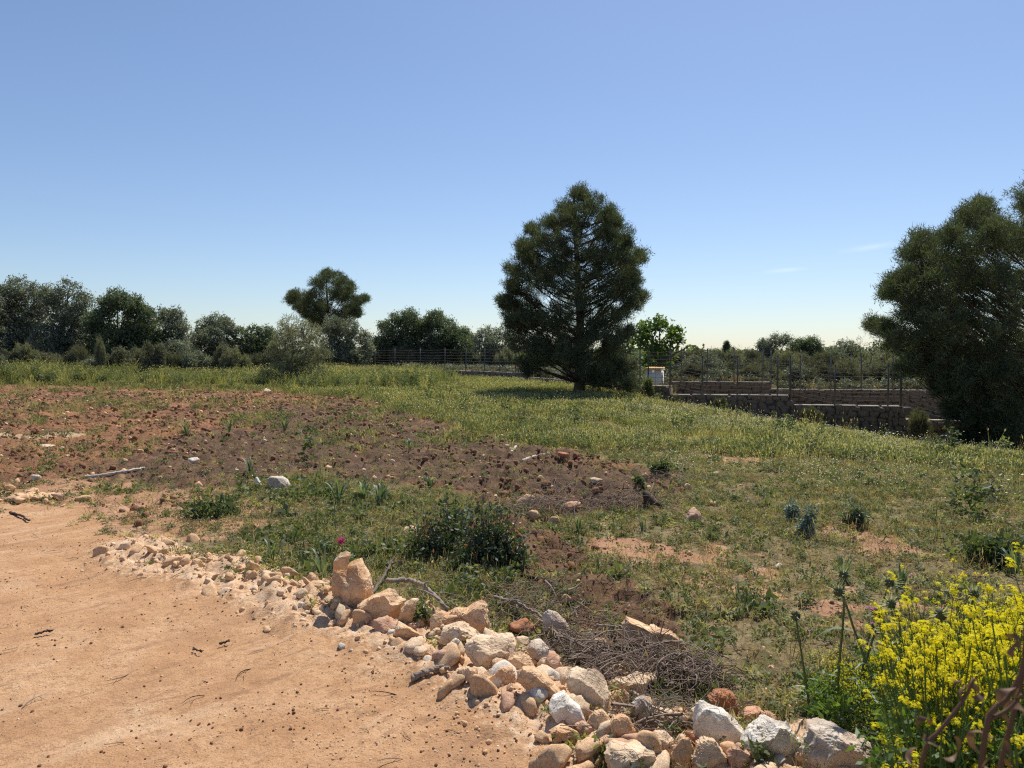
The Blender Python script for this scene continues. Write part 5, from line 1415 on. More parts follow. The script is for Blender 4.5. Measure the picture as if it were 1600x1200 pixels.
scatter("tall_grass", "tall lush grass strip between the soil and the left trees", "grass", pts, .5 + 1.1 * patchy(pts[:, 0], pts[:, 1], .5, 35),
        [blades(30, .62, .2, .008, .35, 21, 'lush', 6), blades(26, .5, .24, .008, .6, 22, 'grass', 4), blades(24, .8, .16, .007, .3, 23, 'grass', 10), herb(50, .55, .2, .11, .022, 24, 'lush'), herb(60, .7, .16, .08, .016, 25, 'herb'), blades(24, .85, .16, .006, .3, 27, 'grass', 12)], .08, 3)
P, rg = wedge(2.6, 30, 150, 1.1, 4, dref=5.0)
pts, rg = on_ground(P, rg, lambda x, y, m: in_front(x, y) * (1 - m[0]) * (1 - m[2] * .8) * (.10 + .55 * ss(patchy(x, y, .8, 44), .42, .62)) * (.55 + .45 * ss(poly_sd(x, y, DRYZ), -.3, .5)) * (1 - .6 * m[1]))
d = np.hypot(pts[:, 0], pts[:, 1])
scatter("dry_grass", "dry straw-coloured grass stubble mixed into the field", "dry grass", pts, rg.uniform(.6, 1.3, len(pts)) * (1 + .9 * ss(d, 8, 25)),
        [blades(7, .10, .05, .0016, .8, 31, 'dry'), blades(6, .16, .03, .0014, .5, 32, 'dry', 3), blades(9, .05, .07, .002, 1.4, 33, 'dry')], .3, 4)
P, rg = wedge(2.8, 30, 70, 1.0, 5, dref=5.0)
pts, rg = on_ground(P, rg, lambda x, y, m: in_front(x, y) * np.clip(green_p(x, y, m) * (.25 + .9 * ss(poly_sd(x, y, GREEN), -.3, .4)), 0, 1) * ss(patchy(x, y, 1.4, 55), .42, .58))
d = np.hypot(pts[:, 0], pts[:, 1])
scatter("weeds", "low leafy weeds growing in patches in the grass", "weeds", pts, rg.uniform(.6, 1.5, len(pts)) * (1 + .8 * ss(d, 8, 25)),
        [herb(9, .05, .07, .045, .012, 41, 'herb'), herb(12, .09, .06, .035, .008, 42, 'herb'), herb(7, .03, .09, .06, .016, 43, 'herb')], .15, 5)
P, rg = wedge(9, 40, 60, 1.0, 6, dref=14)
FL = poly_world([(820, 655), (1100, 632), (1420, 695), (1560, 740), (1500, 765), (1250, 750), (1120, 738), (1000, 700), (880, 690)])
pts, rg = on_ground(P, rg, lambda x, y, m: in_front(x, y) * green_p(x, y, m) * (.10 + .9 * ss(poly_sd(x, y, FL), -2.5, 2.5)) * ss(patchy(x, y, .9, 66), .36, .66))
d = np.hypot(pts[:, 0], pts[:, 1])
scatter("daisies", "small white daisies dotting the meadow before the wall", "wild flowers", pts, .7 + .4 * ss(d, 12, 30) + rg.uniform(0, .3, len(pts)),
        [daisy(4, .20, .2, .008, 51, 'white_p'), daisy(3, .25, .22, .0075, 52, 'white_p'), daisy(3, .17, .15, .009, 53, 'white_p')], .1, 6)
P, rg = wedge(20, 62, 4, .6, 7, dref=30)
pts, rg = on_ground(P, rg, lambda x, y, m: in_front(x, y) * green_p(x, y, m) * ss(patchy(x, y, .3, 67), .42, .58))
scatter("pale_wildflowers", "pale yellow wild flowers among the far grass", "wild flowers", pts, rg.uniform(1.0, 1.8, len(pts)),
        [daisy(4, .22, .2, .010, 54, 'yellow'), daisy(6, .24, .2, .011, 55, 'white_p')], .1, 7)
P, rg = wedge(30, 85, 7, .3, 13, dref=45)
pts, rg = on_ground(P, rg, lambda x, y, m: (y > y_wall(x) + .5) * (x > -14) * ((y > y_back(x) + .4) | (x < 7.5)) * (.35 + .65 * ss(patchy(x, y, .25, 68), .4, .6)))
scatter("scrub_growth", "rough grass and low scrub on the land behind the wall", "scrub", pts, rg.uniform(.6, 1.4, len(pts)), [herb(70, .35, .35, .13, .03, 91, 'scrub'), blades(40, .4, .3, .010, .5, 92, 'dry', 6), herb(60, .5, .3, .12, .025, 93, 'olive')], .1, 13)
P, rg = wedge(2.5, 16, 420, 1.1, 14, dref=5.0)
pts, rg = on_ground(P, rg, lambda x, y, m: in_front(x, y) * (1 - m[0]) * (1 - m[2] * .8) * (1 - .8 * m[1]) * (1 - .75 * m[3]) * (1 - .5 * ss(poly_sd(x, y, DRYZ), -.3, .5)) * (.25 + .75 * ss(patchy(x, y, 2.3, 69), .38, .56)))
scatter("ground_herbs", "tiny low herbs and sprouts carpeting the bare patches of the field", "weeds", pts, rg.uniform(.6, 1.5, len(pts)), [herb(9, .02, .035, .02, .006, 95, 'herb'), herb(8, .025, .03, .026, .004, 96, 'grass'), herb(9, .015, .04, .016, .006, 97, 'lush'), herb(10, .03, .04, .03, .0025, 98, 'dry')], .15, 14)
P, rg = wedge(8, 36, 2.2, .5, 15, dref=20)
pts, rg = on_ground(P, rg, lambda x, y, m: in_front(x, y) * green_p(x, y, m) * (.15 + .85 * ss(patchy(x, y, .45, 70), .46, .62)))
scatter("tall_weeds", "taller leafy weeds and seed stalks standing up in the meadow", "weeds", pts, rg.uniform(.6, 1.35, len(pts)), [herb(36, .42, .10, .07, .014, 101, 'herb'), herb(30, .34, .13, .06, .016, 102, 'lush'), blades(18, .55, .08, .0035, .3, 103, 'grass', 10), herb(34, .3, .14, .06, .010, 104, 'scrub'), blades(14, .5, .1, .003, .4, 105, 'dry', 10), daisy(7, .4, .1, .011, 106, 'white_p', 'herb')], .12, 15)
# loose stones, clods and litter
CL = [mesh_np("tuft", *rock_shape(500 + i, 2, 10, .16), M['clod_grit']) for i in range(4)]
SN = [mesh_np("tuft", *rock_shape(520 + i, 2, 10, .14), M[['sandclod', 'tan', 'cream', 'sandclod'][i] + '_grit']) for i in range(4)]
P, rg = wedge(5, 46, 220, 1.0, 8, dref=9)
pts, rg = on_ground(P, rg, lambda x, y, m: m[1] * (.25 + .75 * ss(patchy(x, y, 1.0, 77), .45, .6)), .004)
d = np.hypot(pts[:, 0], pts[:, 1])
scatter("clods", "crumbly red-brown clods strewn over the turned soil", "soil clods", pts, (.012 + .085 * rg.uniform(size=len(pts)) ** 5) * (1 + .6 * ss(d, 10, 30)), CL, .6, 8)
P, rg = wedge(5, 42, 4, .8, 9, dref=10)
pts, rg = on_ground(P, rg, lambda x, y, m: np.clip(m[1] * .8 + .12 * (1 - m[0]), 0, 1) * in_front(x, y), .006)
d = np.hypot(pts[:, 0], pts[:, 1])
scatter("soil_stones", "small pale stones scattered over the turned soil", "stones", pts, (.03 + .07 * rg.uniform(size=len(pts)) ** 3) * (1 + .4 * ss(d, 10, 30)), SN, .6, 9)
P, rg = wedge(2.2, 12, 620, .8, 10, dref=4)
pts, rg = on_ground(P, rg, lambda x, y, m: np.clip(m[2] * .9 + m[0] * .03 + m[0] * .3 * np.exp(-(seg_dist(x, y, EDGE) / .22) ** 2), 0, 1), .002)
scatter("gravel", "gravel and sandy crumbs along the rubble edge of the track", "gravel", pts, (.005 + .05 * rg.uniform(size=len(pts)) ** 5) * (.2 + .8 * masks(pts[:, 0], pts[:, 1])[2] ** .5), SN, .6, 10)
P, rg = wedge(2.0, 12, 330, .8, 11, dref=4)
pts, rg = on_ground(P, rg, lambda x, y, m: m[0] * (.03 + .9 * ss(fbm2((x * .69 + y * .72) * .9, (-x * .72 + y * .69) * 2.6, 4, 78), .55, .67)), .001)
scatter("dark_crumbs", "dark soil crumbs lying on the sandy track", "soil crumbs", pts, .003 + .015 * rg.uniform(size=len(pts)) ** 4, CL, .6, 11)
P, rg = wedge(1.9, 9, 1300, .9, 16, dref=3)
pts, rg = on_ground(P, rg, lambda x, y, m: m[0] * (.22 + .78 * ss(patchy(x, y, 1.6, 80), .5, .66)), .0)
scatter("track_grit", "fine grit and tiny pebbles sprinkled over the dirt track", "grit", pts, .0035 + .010 * rg.uniform(size=len(pts)) ** 3, SN + CL[:2], .6, 16)
P, rg = wedge(2.4, 14, 260, 1.0, 17, dref=4)
pts, rg = on_ground(P, rg, lambda x, y, m: (1 - m[0]) * (1 - m[2]) * (.25 + .75 * ss(poly_sd(x, y, DRYZ), -.4, .4)), .0)
scatter("field_crumbs", "small earth crumbs and chips of stone between the grass", "soil crumbs", pts, .005 + .03 * rg.uniform(size=len(pts)) ** 4, CL + SN[:2], .6, 17)
TW = [twiglet(1), twiglet(2), twiglet(3, 'dry'), twiglet(4, 'darkwood'), twiglet(5, 'darkwood'), twiglet(6)]
P, rg = wedge(2.4, 42, 330, 1.05, 12, dref=8)
pts, rg = on_ground(P, rg, lambda x, y, m: np.clip(m[1] * (.3 + .7 * ss(patchy(x, y, .8, 79), .4, .6)) + m[0] * .02 + (1 - m[0]) * (1 - m[1]) * .10, 0, 1) * in_front(x, y), .004)
d = np.hypot(pts[:, 0], pts[:, 1])
scatter("plant_litter", "small dead twigs and stalks littering the soil and grass", "plant litter", pts, (.03 + .13 * rg.uniform(size=len(pts)) ** 2.5) * (1 + .8 * ss(d, 8, 30)), TW, .12, 12)

# ------------------------------------------------------------------ single plants
def tuft_plant(name, label, px, py, hpx, n, mat, seed, wide=.6, bw=.008, cat="plant", group=None):
    p = at(px, py); k = p.y / F_PX; h = hpx * k
    rng = np.random.default_rng(seed)
    root = empty(name, p); tag(root, label, cat, group)
    for q in range(min(n, 40)):
        a = rng.uniform(0, 6.283); o = np.array([math.cos(a), math.sin(a), 0]); ln = wide * rng.uniform(.25, 1.3); H = h * rng.uniform(.6, 1.1)
        P0 = o * .02 + [0, 0, -.01]; P1 = o * H * ln * .3 + [0, 0, H * .7]; P2 = o * H * ln * 1.0 + [0, 0, H * (1.05 - .55 * ln)]
        path = bez(P0, P1, P2, 6); s = np.cross(o, [0, 0, 1.0])
        w = np.array([.8, 1, .95, .75, .45, .02]) * bw
        v = np.empty((12, 3)); v[0::2] = path - s * w[:, None]; v[1::2] = path + s * w[:, None]
        v[:, 2] += 0
        f = [[2 * i, 2 * i + 1, 2 * i + 3, 2 * i + 2] for i in range(5)]
        add("leaf", mesh_np("leaf", v, f, M[mat], np.full(12, np.clip(rng.normal(.5, .25), 0, 1))), root)
    return root
for i, (px, py, h, n, lab) in enumerate([
    (568, 785, 42, 22, "long-leaved asphodel tuft at the top of the green patch, the left of a pair"),
    (594, 792, 44, 26, "dense dark long-leaved tuft at the top of the green patch, the right of a pair"),
    (528, 785, 48, 12, "sparse upright long-leaved tuft left of the asphodel pair"),
    (672, 765, 26, 16, "small long-leaved tuft on the lower edge of the soil above the dark bush"),
    (445, 672, 28, 14, "greyish long-leaved tuft out in the turned soil"),
    (292, 680, 26, 12, "long-leaved tuft on the red soil left of centre"),
    (358, 675, 22, 12, "small long-leaved tuft on the red soil, nearer the middle"),
    (392, 740, 34, 9, "thin dry upright tuft beside the pale grey rock"),
    (505, 905, 60, 12, "tall long-leaved asphodel growing left of the upright boulder"),
    (425, 880, 46, 16, "dark grassy tuft in the green patch above the rubble"),
    (1318, 905, 46, 16, "spiky long-leaved tuft right of the reddish track, the left of two"),
    (1408, 918, 44, 16, "spiky long-leaved tuft right of the reddish track, the right of two"),
    (1585, 900, 52, 18, "lush long-leaved tuft at the right edge above the yellow flowers"),
    (1228, 700, 22, 12, "upright grassy tuft in the meadow below the wall"),
    (188, 688, 14, 12, "small green tuft on the dark strip at the left of the soil"),
    (640, 700, 22, 10, "thin long-leaved tuft at the middle of the turned soil"),
    (905, 830, 30, 10, "thin grassy tuft in the field right of the dark bush"),
    (1005, 830, 26, 12, "small grassy tuft in the field below the rotten stump")]):
    tuft_plant("asphodel_tuft", lab, px, py, h, n, 'asphodel', 40 + i, bw=.009 if py > 800 else .013)

def leafy(name, label, px, py, wpx, hpx, mat, seed, n=500, ll=.03, lw=.009, stems=8, cat="bush", shape=1.0, K=6, cs=.05):
    p = at(px, py); k = p.y / F_PX; w, h = wpx * k, hpx * k; p = p + Vector((0, w * .25, 0)); p.z = gz1(p.x, p.y)
    rng = np.random.default_rng(seed); root = empty(name, p); tag(root, label, cat)
    C = []; sb = MB()
    for s in range(stems):
        a = rng.uniform(0, 6.283); r = w * .5 * rng.uniform(.1, 1.0)
        e = np.array([math.cos(a) * r, math.sin(a) * r * .7, h * rng.uniform(.45, 1.0) * (1 - .35 * (r / (w * .5)) ** 2)])
        path = bez((0 + e[0] * .25, e[1] * .25, -.02), (e[0] * .6, e[1] * .6, e[2] * .5), e, 8)
        sb.tube(path, np.linspace(.007, .003, 8), 4, cap=False)
        m = n // stems
        u = rng.uniform(.05, 1, m); idx = (u * 7).astype(int)
        C.append(path[idx] + rng.normal(0, 1, (m, 3)) * np.array([w * .085, w * .085, h * .07]) * shape)
    C = np.vstack(C); C = C[C[:, 2] > 0.0]
    v, f, t = leaves(C, np.full(len(C), cs), K, ll, lw, rng)
    add("foliage", mesh_np("foliage", v, f, M[mat], t), root); add("stems", sb.mesh("stems", M['deadwood'], True), root)
    return root
leafy("mastic_bush", "dark glossy evergreen bush at the middle of the green patch, its tallest left clump", 700, 872, 120, 95, 'mastic', 60, 450, .034, .011, 17, shape=1.6)
leafy("mastic_bush", "dark glossy evergreen bush right beside the tallest clump, reddish at its right edge", 765, 885, 110, 95, 'mastic', 61, 400, .034, .011, 16, shape=1.6)
leafy("mastic_bush", "low rounded dark evergreen bush at the right end of the dark clump", 800, 893, 66, 56, 'mastic', 62, 240, .032, .010, 11, shape=1.2)
leafy("spurge_plant", "tall blue-grey leafy spurge standing in the field in front of the right grass", 1262, 838, 24, 66, 'euphorbia', 63, 110, .045, .011, 3, "plant")
leafy("spurge_plant", "shorter blue-grey spurge left of the tall one", 1238, 815, 34, 36, 'euphorbia', 64, 80, .04, .010, 4, "plant")
leafy("round_herb", "dark rounded bushy herb in the field right of the spurge", 1338, 826, 36, 40, 'carob', 65, 260, .05, .008, 10, "plant", cs=.06)
leafy("green_weed", "low spreading bright green leafy weed at the left end of the green patch", 322, 810, 96, 32, 'lush', 66, 420, .06, .011, 12, "plant")
leafy("green_weed", "fresh yellow-green cushion weed left of the dark bush", 648, 868, 44, 34, 'lush', 67, 300, .03, .006, 9, "plant")
leafy("green_weed", "bright leafy weed at the right tip of the turned soil", 1033, 745, 26, 18, 'lush', 68, 120, .06, .018, 6, "plant")
leafy("green_weed", "small green weed on the turned soil just left of the bright weed", 1000, 760, 14, 14, 'lush', 69, 70, .05, .014, 4, "plant")
leafy("green_weed", "lush dark weed clump by the right edge above the yellow flowers", 1560, 890, 90, 50, 'lush', 70, 420, .07, .012, 14, "plant")
leafy("green_weed", "small weed with broad leaves in the front rubble", 938, 1182, 22, 20, 'herb', 71, 26, .035, .014, 3, "plant", K=3)
leafy("green_weed", "leafy weed growing out behind the rust-red rock", 1110, 1098, 26, 30, 'herb', 72, 26, .03, .012, 3, "plant", K=3)
leafy("green_weed", "tiny green sprout at the rubble left of the upright boulder", 383, 905, 12, 12, 'herb', 73, 14, .03, .012, 3, "plant", K=3)
leafy("green_weed", "yellow-green weed in front of the pale cream rock at the bottom edge", 1188, 1196, 26, 22, 'herb', 74, 40, .03, .008, 4, "plant", K=3)
leafy("green_weed", "leafy weeds between the rounded tan rock and the jagged rock", 655, 972, 34, 22, 'herb', 75, 60, .03, .010, 4, "plant", K=4)

# ---- thistles
def thistle(label, px_path, D, kind, seed, head=.030, leafy_part=True):
    """px_path: stem from the ground up to the flower head, as the photo shows it, standing at distance D"""
    rng = np.random.default_rng(seed)
    pts = [pix(a, b, D + dd) for a, b, dd in px_path]
    g = Vector((pts[0].x, pts[0].y, gz1(pts[0].x, pts[0].y) - .02))
    if pts[0].z > g.z + .05: pts = [g] + pts
    else: pts[0] = g
    o0 = np.array(pts[0]); root = empty("thistle", pts[0]); tag(root, label, "thistle")
    P = spline(pts, 26) - o0
    mb = MB(); mb.tube(P, np.linspace(.0058, .0038, 26), 7); add("stem", mb.mesh("stem", M['thistle'], True), root)
    top = P[-1]; ax = P[-1] - P[-3]; ax /= np.linalg.norm(ax)
    # bract ball
    d, f = ICO[3]
    r = head * (.5 + .05 * np.sin(d[:, 0] * 24) * np.sin(d[:, 1] * 24))
    v = d * r[:, None] * np.array([.9, .9, 1.0]) + top
    add("flower_head", mesh_np("flower_head", v, f, M['bract'], np.full(len(v), .3), True), root)
    # spines
    n = 46; dv = unit(rng, n); dv = dv + ax * .25; dv /= np.linalg.norm(dv, axis=1)[:, None]
    sb = MB()
    for q in range(n):
        L = head * rng.uniform(.6, 1.25); sd = np.cross(dv[q], unit(rng, 1)[0]); sd /= np.linalg.norm(sd); w = .0022
        b = top + dv[q] * head * .42
        sb.add([b - sd * w, b + sd * w, b + dv[q] * L + [0, 0, .002]], [[0, 1, 2]], np.clip(rng.normal(.8, .15), 0, 1))
    add("spines", sb.mesh("spines", M['bract']), root)
    if kind in ('purple', 'bud_purple'):
        m = 90 if kind == 'purple' else 40; fb = MB(); rad = head * (.52 if kind == 'purple' else .3)
        for q in range(m):
            a = rng.uniform(0, 6.283); u = math.sqrt(rng.uniform()); o = np.array([math.cos(a), math.sin(a), 0]) * u
            b = top + ax * head * .3 + o * rad * .6; e = top + ax * head * (.95 - .25 * u) + o * rad
            sd = np.cross(e - b, [0, 1, 0.2]); sd /= np.linalg.norm(sd) + 1e-9
            fb.add([b - sd * .0012, b + sd * .0012, e + sd * .0012, e - sd * .0012], [[0, 1, 2, 3]], rng.uniform())
        add("florets", fb.mesh("florets", M['purple']), root)
    # spiny upper leaves under the head and long lobed leaves on the stem
    for q in range(7 if leafy_part else 3):
        k = 25 - rng.integers(0, 3) if q < 3 else rng.integers(3, 15)
        a = rng.uniform(0, 6.283); o = np.array([math.cos(a), math.sin(a), rng.uniform(-.1, .6)]); o /= np.linalg.norm(o)
        L = head * rng.uniform(1.0, 1.7) if q < 3 else rng.uniform(.05, .13); s = np.cross(o, [0, 0, 1.0]); s /= np.linalg.norm(s) + 1e-9
        lb = MB(); b = P[k]; nseg = 6; pv = []
        for z in range(nseg + 1):
            u = z / nseg; c = b + o * L * u + np.array([0, 0, -L * .45 * u * u]); w = L * (.05 if q < 3 else .10) * (1 - u) * (1.35 if z % 2 else .55) + .0006
            pv += [c - s * w, c + s * w]
        lb.add(pv, [[2 * z, 2 * z + 1, 2 * z + 3, 2 * z + 2] for z in range(nseg)], rng.uniform(.3, .9))
        add("leaf", lb.mesh("leaf", M['thistle']), root)
    return root
thistle("green thistle bud standing furthest left, away from the yellow flowers", [(1268, 1130, 0), (1262, 1085, 0), (1252, 1020, 0), (1243, 962, 0)], 3.23, 'green', 1, 0.043)
thistle("tall thistle with a dark spiny head, second stem from the left", [(1305, 1120, 0), (1312, 1030, 0), (1318, 960, 0), (1318, 898, 0)], 3.11, 'dark', 2, 0.041)
thistle("thistle with a brown spiny head bent over, crossing the second stem", [(1385, 1150, 0), (1362, 1060, 0), (1335, 985, 0), (1322, 945, 0), (1310, 924, 0)], 3.05, 'dark', 3, 0.043)
thistle("thistle with a plum-dark head on a stem leaning right, above the pale violet bloom", [(1345, 1120, 0), (1352, 1040, 0), (1368, 985, 0), (1378, 945, 0), (1390, 910, 0)], 3.35, 'dark', 4, 0.043)
thistle("thistle with a fresh violet bloom on its left side, left of the yellow flowers", [(1376, 1150, 0), (1375, 1090, 0), (1380, 1010, 0), (1380, 970, 0), (1371, 957, 0)], 2.99, 'purple', 5, 0.041)
thistle("thistle with a green leafy head nodding left over a curving stem", [(1400, 1150, 0), (1406, 1060, 0), (1407, 990, 0), (1400, 955, 0), (1392, 943, 0)], 3.05, 'green', 6, 0.041)
thistle("thistle with a strongly S-curved stem and a pale brown head among yellow flowers", [(1444, 1190, 0), (1447, 1090, 0), (1450, 1030, 0), (1466, 1010, 0), (1472, 990, 0), (1470, 960, 0)], 2.68, 'dark', 7, 0.043)
thistle("thistle with a dark head rising above the right of the yellow flowers", [(1490, 1110, 0), (1503, 1015, 0), (1515, 970, 0), (1521, 928, 0)], 3.17, 'dark', 8, 0.043)
thistle("thistle with a round violet bloom low among the yellow flowers", [(1500, 1190, 0), (1498, 1110, 0), (1496, 1070, 0), (1494, 1041, 0)], 2.56, 'purple', 9, 0.038)
thistle("thistle with a plum-brown bud right of the round violet bloom", [(1532, 1190, 0), (1531, 1110, 0), (1530, 1080, 0), (1528, 1056, 0)], 2.50, 'dark', 10, 0.038)
thistle("thistle with a small green bud low in the middle of the yellow flowers", [(1408, 1190, 0), (1415, 1110, 0), (1422, 1060, 0), (1424, 1028, 0)], 2.81, 'green', 11, 0.034)
thistle("thistle with a tiny violet tip on a short dark stem left of the yellow flowers", [(1340, 1110, 0), (1350, 1030, 0), (1362, 980, 0)], 3.17, 'bud_purple', 12, 0.026)

def garlic():
    p = at(516, 915); root = empty("pink_flower", p); tag(root, "single magenta flower on a thin stalk above the upright boulder", "wild flower")
    D = p.y; top = pix(533, 845, D) - p
    mb = MB(); mb.tube(bez((0, 0, 0), (0, 0, top.z * .5), top, 8), np.linspace(.005, .003, 8), 5); add("stem", mb.mesh("stem", M['thistle'], True), root)
    rng = np.random.default_rng(8); v, f, t = leaves(np.array(top)[None] + rng.normal(0, .008, (40, 3)), np.full(40, .006), 3, .016, .005, rng)
    add("bloom", mesh_np("bloom", v, f, M['magenta'], t), root)
garlic()

# ---- mustard: four plants built once, then copied
def mustard(seed):
    rng = np.random.default_rng(seed)
    st, lf, fl = MB(), MB(), MB()
    tips = []
    for s in range(4):
        a = rng.uniform(0, 6.283); e = np.array([math.cos(a) * rng.uniform(.05, .22), math.sin(a) * rng.uniform(.05, .22), rng.uniform(.72, 1.0)])
        path = bez((0, 0, 0), (e[0] * .3, e[1] * .3, e[2] * .55), e, 9); st.tube(path, np.linspace(.0045, .0018, 9), 4, cap=False); tips.append((path[-1], path[-1] - path[-2]))
        for b in range(3):
            k = rng.integers(3, 8); a2 = rng.uniform(0, 6.283); L = rng.uniform(.10, .26)
            q = path[k] + np.array([math.cos(a2) * L * .55, math.sin(a2) * L * .55, L]); p2 = bez(path[k], (path[k] + q) / 2 + [math.cos(a2) * .03, math.sin(a2) * .03, -.02], q, 5)
            st.tube(p2, np.linspace(.002, .0012, 5), 3, cap=False); tips.append((p2[-1], p2[-1] - p2[-2]))
    V, F, Tn = [], [], []
    for p, d in tips:
        d = d / np.linalg.norm(d); n = rng.integers(14, 26); hgt = rng.uniform(.02, .045)
        for q in range(n):
            a = rng.uniform(0, 6.283); u = rng.uniform(); rad = .004 + .010 * math.sqrt(rng.uniform()) * (1.1 - .5 * u)
            c = p + d * (u * hgt * .8) + np.array([math.cos(a) * rad, math.sin(a) * rad, 0])
            nrm = np.array([math.cos(a) * .8, math.sin(a) * .8, .6 + u]); nrm /= np.linalg.norm(nrm)
            e1 = np.cross(nrm, [0.1, .2, 1]); e1 /= np.linalg.norm(e1); e2 = np.cross(nrm, e1); sz = rng.uniform(.0036, .0052); tn = rng.uniform(.15, .9)
            for z in range(4):
                th = z * math.pi / 2 + .4; o = e1 * math.cos(th) + e2 * math.sin(th); s = np.cross(nrm, o); k = len(V)
                V += [c, c + o * sz * .7 - s * sz * .5 + nrm * .001, c + o * sz * 1.25, c + o * sz * .7 + s * sz * .5 + nrm * .001]
                F += [[k, k + 1, k + 2], [k, k + 2, k + 3]]; Tn += [tn] * 4
    n = 46; C = np.stack([rng.normal(0, .10, n), rng.normal(0, .10, n), rng.uniform(.02, .72, n) ** 1.2], -1)
    v, f, t = leaves(C, np.full(n, .02), 4, .055, .009, rng, .2)
    return st.mesh("stems", M['mustleaf']), mesh_np("leaves", v, f, M['mustleaf'], t), mesh_np("flowers", np.array(V), np.array(F), M['yellow'], np.array(Tn))
MU = [mustard(s) for s in (1, 2, 3, 4, 5)]
rm = np.random.default_rng(31)
mg = []
def must_add(px, D, h):
    x = (px - 800) / F_PX * D; z = gz1(x, D) - .01
    k = rm.integers(5); root = empty("mustard_plant", (x, D, z), rm.uniform(0, 6.28), 1.0); root.scale = (h * .95, h * .95, h)
    for nm, me in zip(("stems", "leaves", "flowers"), MU[k]): add(nm, me, root)
    tag(root, "yellow-flowered wild mustard plant in the dense clump at the lower right", "wild mustard", "wild mustard clump")
for i in range(250):
    D = 1.75 + 1.75 * rm.uniform() ** .7
    lo = np.interp(D, [1.75, 2.75, 2.95, 3.3], [1470, 1415, 1322, 1305]); px = lo + (1760 - lo) * rm.uniform() ** 1.4
    topy = np.interp(px, [1300, 1380, 1450, 1520, 1560, 1800], [1080, 1000, 965, 945, 915, 890]) + rm.uniform(0, 75)
    x = (px - 800) / F_PX * D; z = gz1(x, D)
    h = EYE + (HORIZON - topy) / F_PX * D - z
    h = float(np.clip(h, .22, 1.0)); must_add(px, D, h)
for px, D, ty in [(1282, 3.1, 1105), (1300, 3.1, 1110), (1310, 3.15, 1018), (1330, 3.15, 1065), (1316, 3.2, 1030), (1350, 3.1, 1085), (1445, 3.2, 898), (1425, 2.9, 925), (1485, 3.1, 888), (1518, 2.7, 912), (1535, 2.7, 908)]:
    x = (px - 800) / F_PX * D; must_add(px, D, float(np.clip(EYE + (HORIZON - ty) / F_PX * D - gz1(x, D), .2, 1.2)))

for i in range(34):
    px = rm.uniform(1305, 1450); D = rm.uniform(2.98, 3.5); ty = np.interp(px, [1305, 1450], [1045, 965]) + rm.uniform(-10, 70)
    x = (px - 800) / F_PX * D; must_add(px, D, float(np.clip(EYE + (HORIZON - ty) / F_PX * D - gz1(x, D), .2, 1.0)))
# leafy undergrowth below the mustard
P = []
ru = np.random.default_rng(41)
for i in range(900):
    D = ru.uniform(1.9, 3.6); px = ru.uniform(1285 if D > 2.95 else 1440, 1800); x = (px - 800) / F_PX * D; P.append((x, D, gz1(x, D)))
scatter("undergrowth", "green leafy undergrowth below the yellow mustard", "undergrowth", np.array(P), ru.uniform(.7, 1.3, len(P)), [herb(12, .12, .07, .035, .008, 81, 'mustleaf'), herb(14, .2, .06, .04, .006, 82, 'mustleaf'), blades(12, .2, .04, .002, .5, 83, 'lush')], .2, 20)

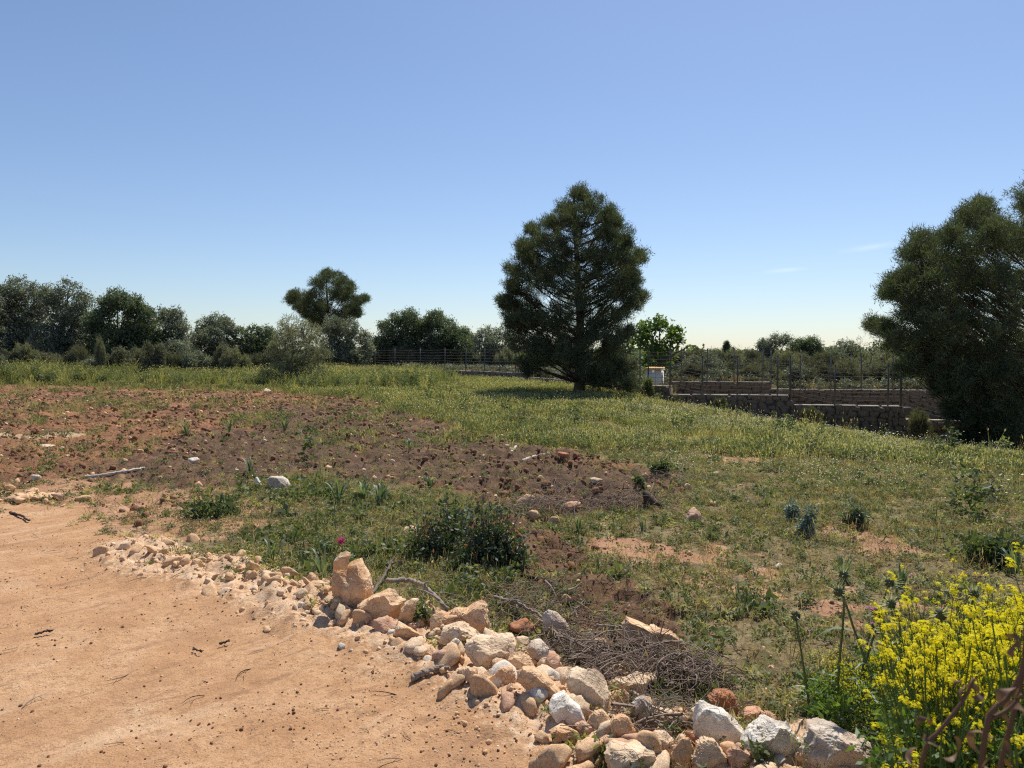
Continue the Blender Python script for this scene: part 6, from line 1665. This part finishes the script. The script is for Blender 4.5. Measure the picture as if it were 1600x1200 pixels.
# ---- withered plant right in front of the lens, at the lower right corner
def withered():
    D = .95
    root = empty("withered_plant", (pix(1530, 1200, D).x, D, gz1(.6, D))); tag(root, "withered brown stalks with curled dead leaves close by at the lower right corner", "dead plant")
    o0 = np.array(root.location); rng = np.random.default_rng(6)
    def stem(path, r0, r1, D=D):
        P = spline([pix(a, b, D + (c if c else 0)) for a, b, c in path], 20) - o0
        mb = MB(); mb.tube(P, np.linspace(r0, r1, 20), 7); add("stem", mb.mesh("stem", M['deadweed'], True), root); return P
    foot = lambda px, dd=0: [(px, 2600, dd), (px, 1900, dd), (px, 1500, dd)]
    paths = [stem(foot(1425) + [(1432, 1260, 0), (1446, 1170, 0), (1470, 1140, 0), (1505, 1095, 0), (1522, 1060, 0)], .0036, .0022),
             stem(foot(1500) + [(1505, 1290, 0), (1530, 1215, 0), (1545, 1120, 0), (1575, 1090, 0), (1600, 1040, 0), (1602, 980, 0)], .0046, .003),
             stem(foot(1560, .05) + [(1558, 1300, .05), (1562, 1210, .05), (1575, 1150, .05), (1595, 1070, .05), (1608, 1000, .05)], .0046, .003),
             stem([(1545, 1125, 0), (1560, 1117, 0), (1578, 1106, 0), (1597, 1085, 0)], .003, .002)]
    def curl(px, py, L, w, ang, seed, dd=0):
        w = w * .62; L = L * .85
        r = np.random.default_rng(seed); n = 14; c0 = np.array(pix(px, py, D + dd)) - o0
        d = np.array([math.cos(ang), r.normal(0, .3), math.sin(ang)]); d /= np.linalg.norm(d); s = np.cross(d, unit(r, 1)[0]); s /= np.linalg.norm(s); nn = np.cross(d, s)
        V = []
        c = c0.copy(); th = 0
        for i in range(n):
            u = i / (n - 1); th += r.uniform(.12, .42); dd_ = d * math.cos(th) + nn * math.sin(th); c = c + dd_ * L / n
            ww = w * math.sin(math.pi * min(1, u * .9 + .08)) + .0008; sv = s * math.cos(th * .6) + nn * math.sin(th * .6)
            V += [c - sv * ww, c + nn * ww * .3 * 0, c + sv * ww]
        F = []
        for i in range(n - 1):
            a = 3 * i; F += [[a, a + 1, a + 4, a + 3], [a + 1, a + 2, a + 5, a + 4]]
        add("leaf", mesh_np("leaf", V, F, M['deadweed'], np.full(3 * n, r.uniform(.2, .9)), True), root)
    for i, (a, b, L, w, g) in enumerate([(1446, 1150, .05, .009, 2.6), (1452, 1135, .045, .008, 1.2), (1470, 1180, .07, .007, -1.2), (1505, 1095, .05, .008, 2.2), (1520, 1075, .04, .007, .4), (1560, 1100, .06, .010, 2.0), (1555, 1160, .07, .009, 1.9), (1585, 1030, .05, .010, 2.4), (1600, 1010, .05, .012, 1.4), (1596, 995, .04, .010, 3.0), (1570, 1180, .08, .008, -1.5), (1545, 1195, .06, .007, -2.2), (1500, 1070, .03, .006, 1.5), (1580, 1130, .06, .010, 2.8), (1435, 1195, .05, .008, -2.0), (1595, 1120, .06, .011, 1.2)]):
        curl(a, b, L, w, g, i)
withered()
bpy.context.view_layer.update()
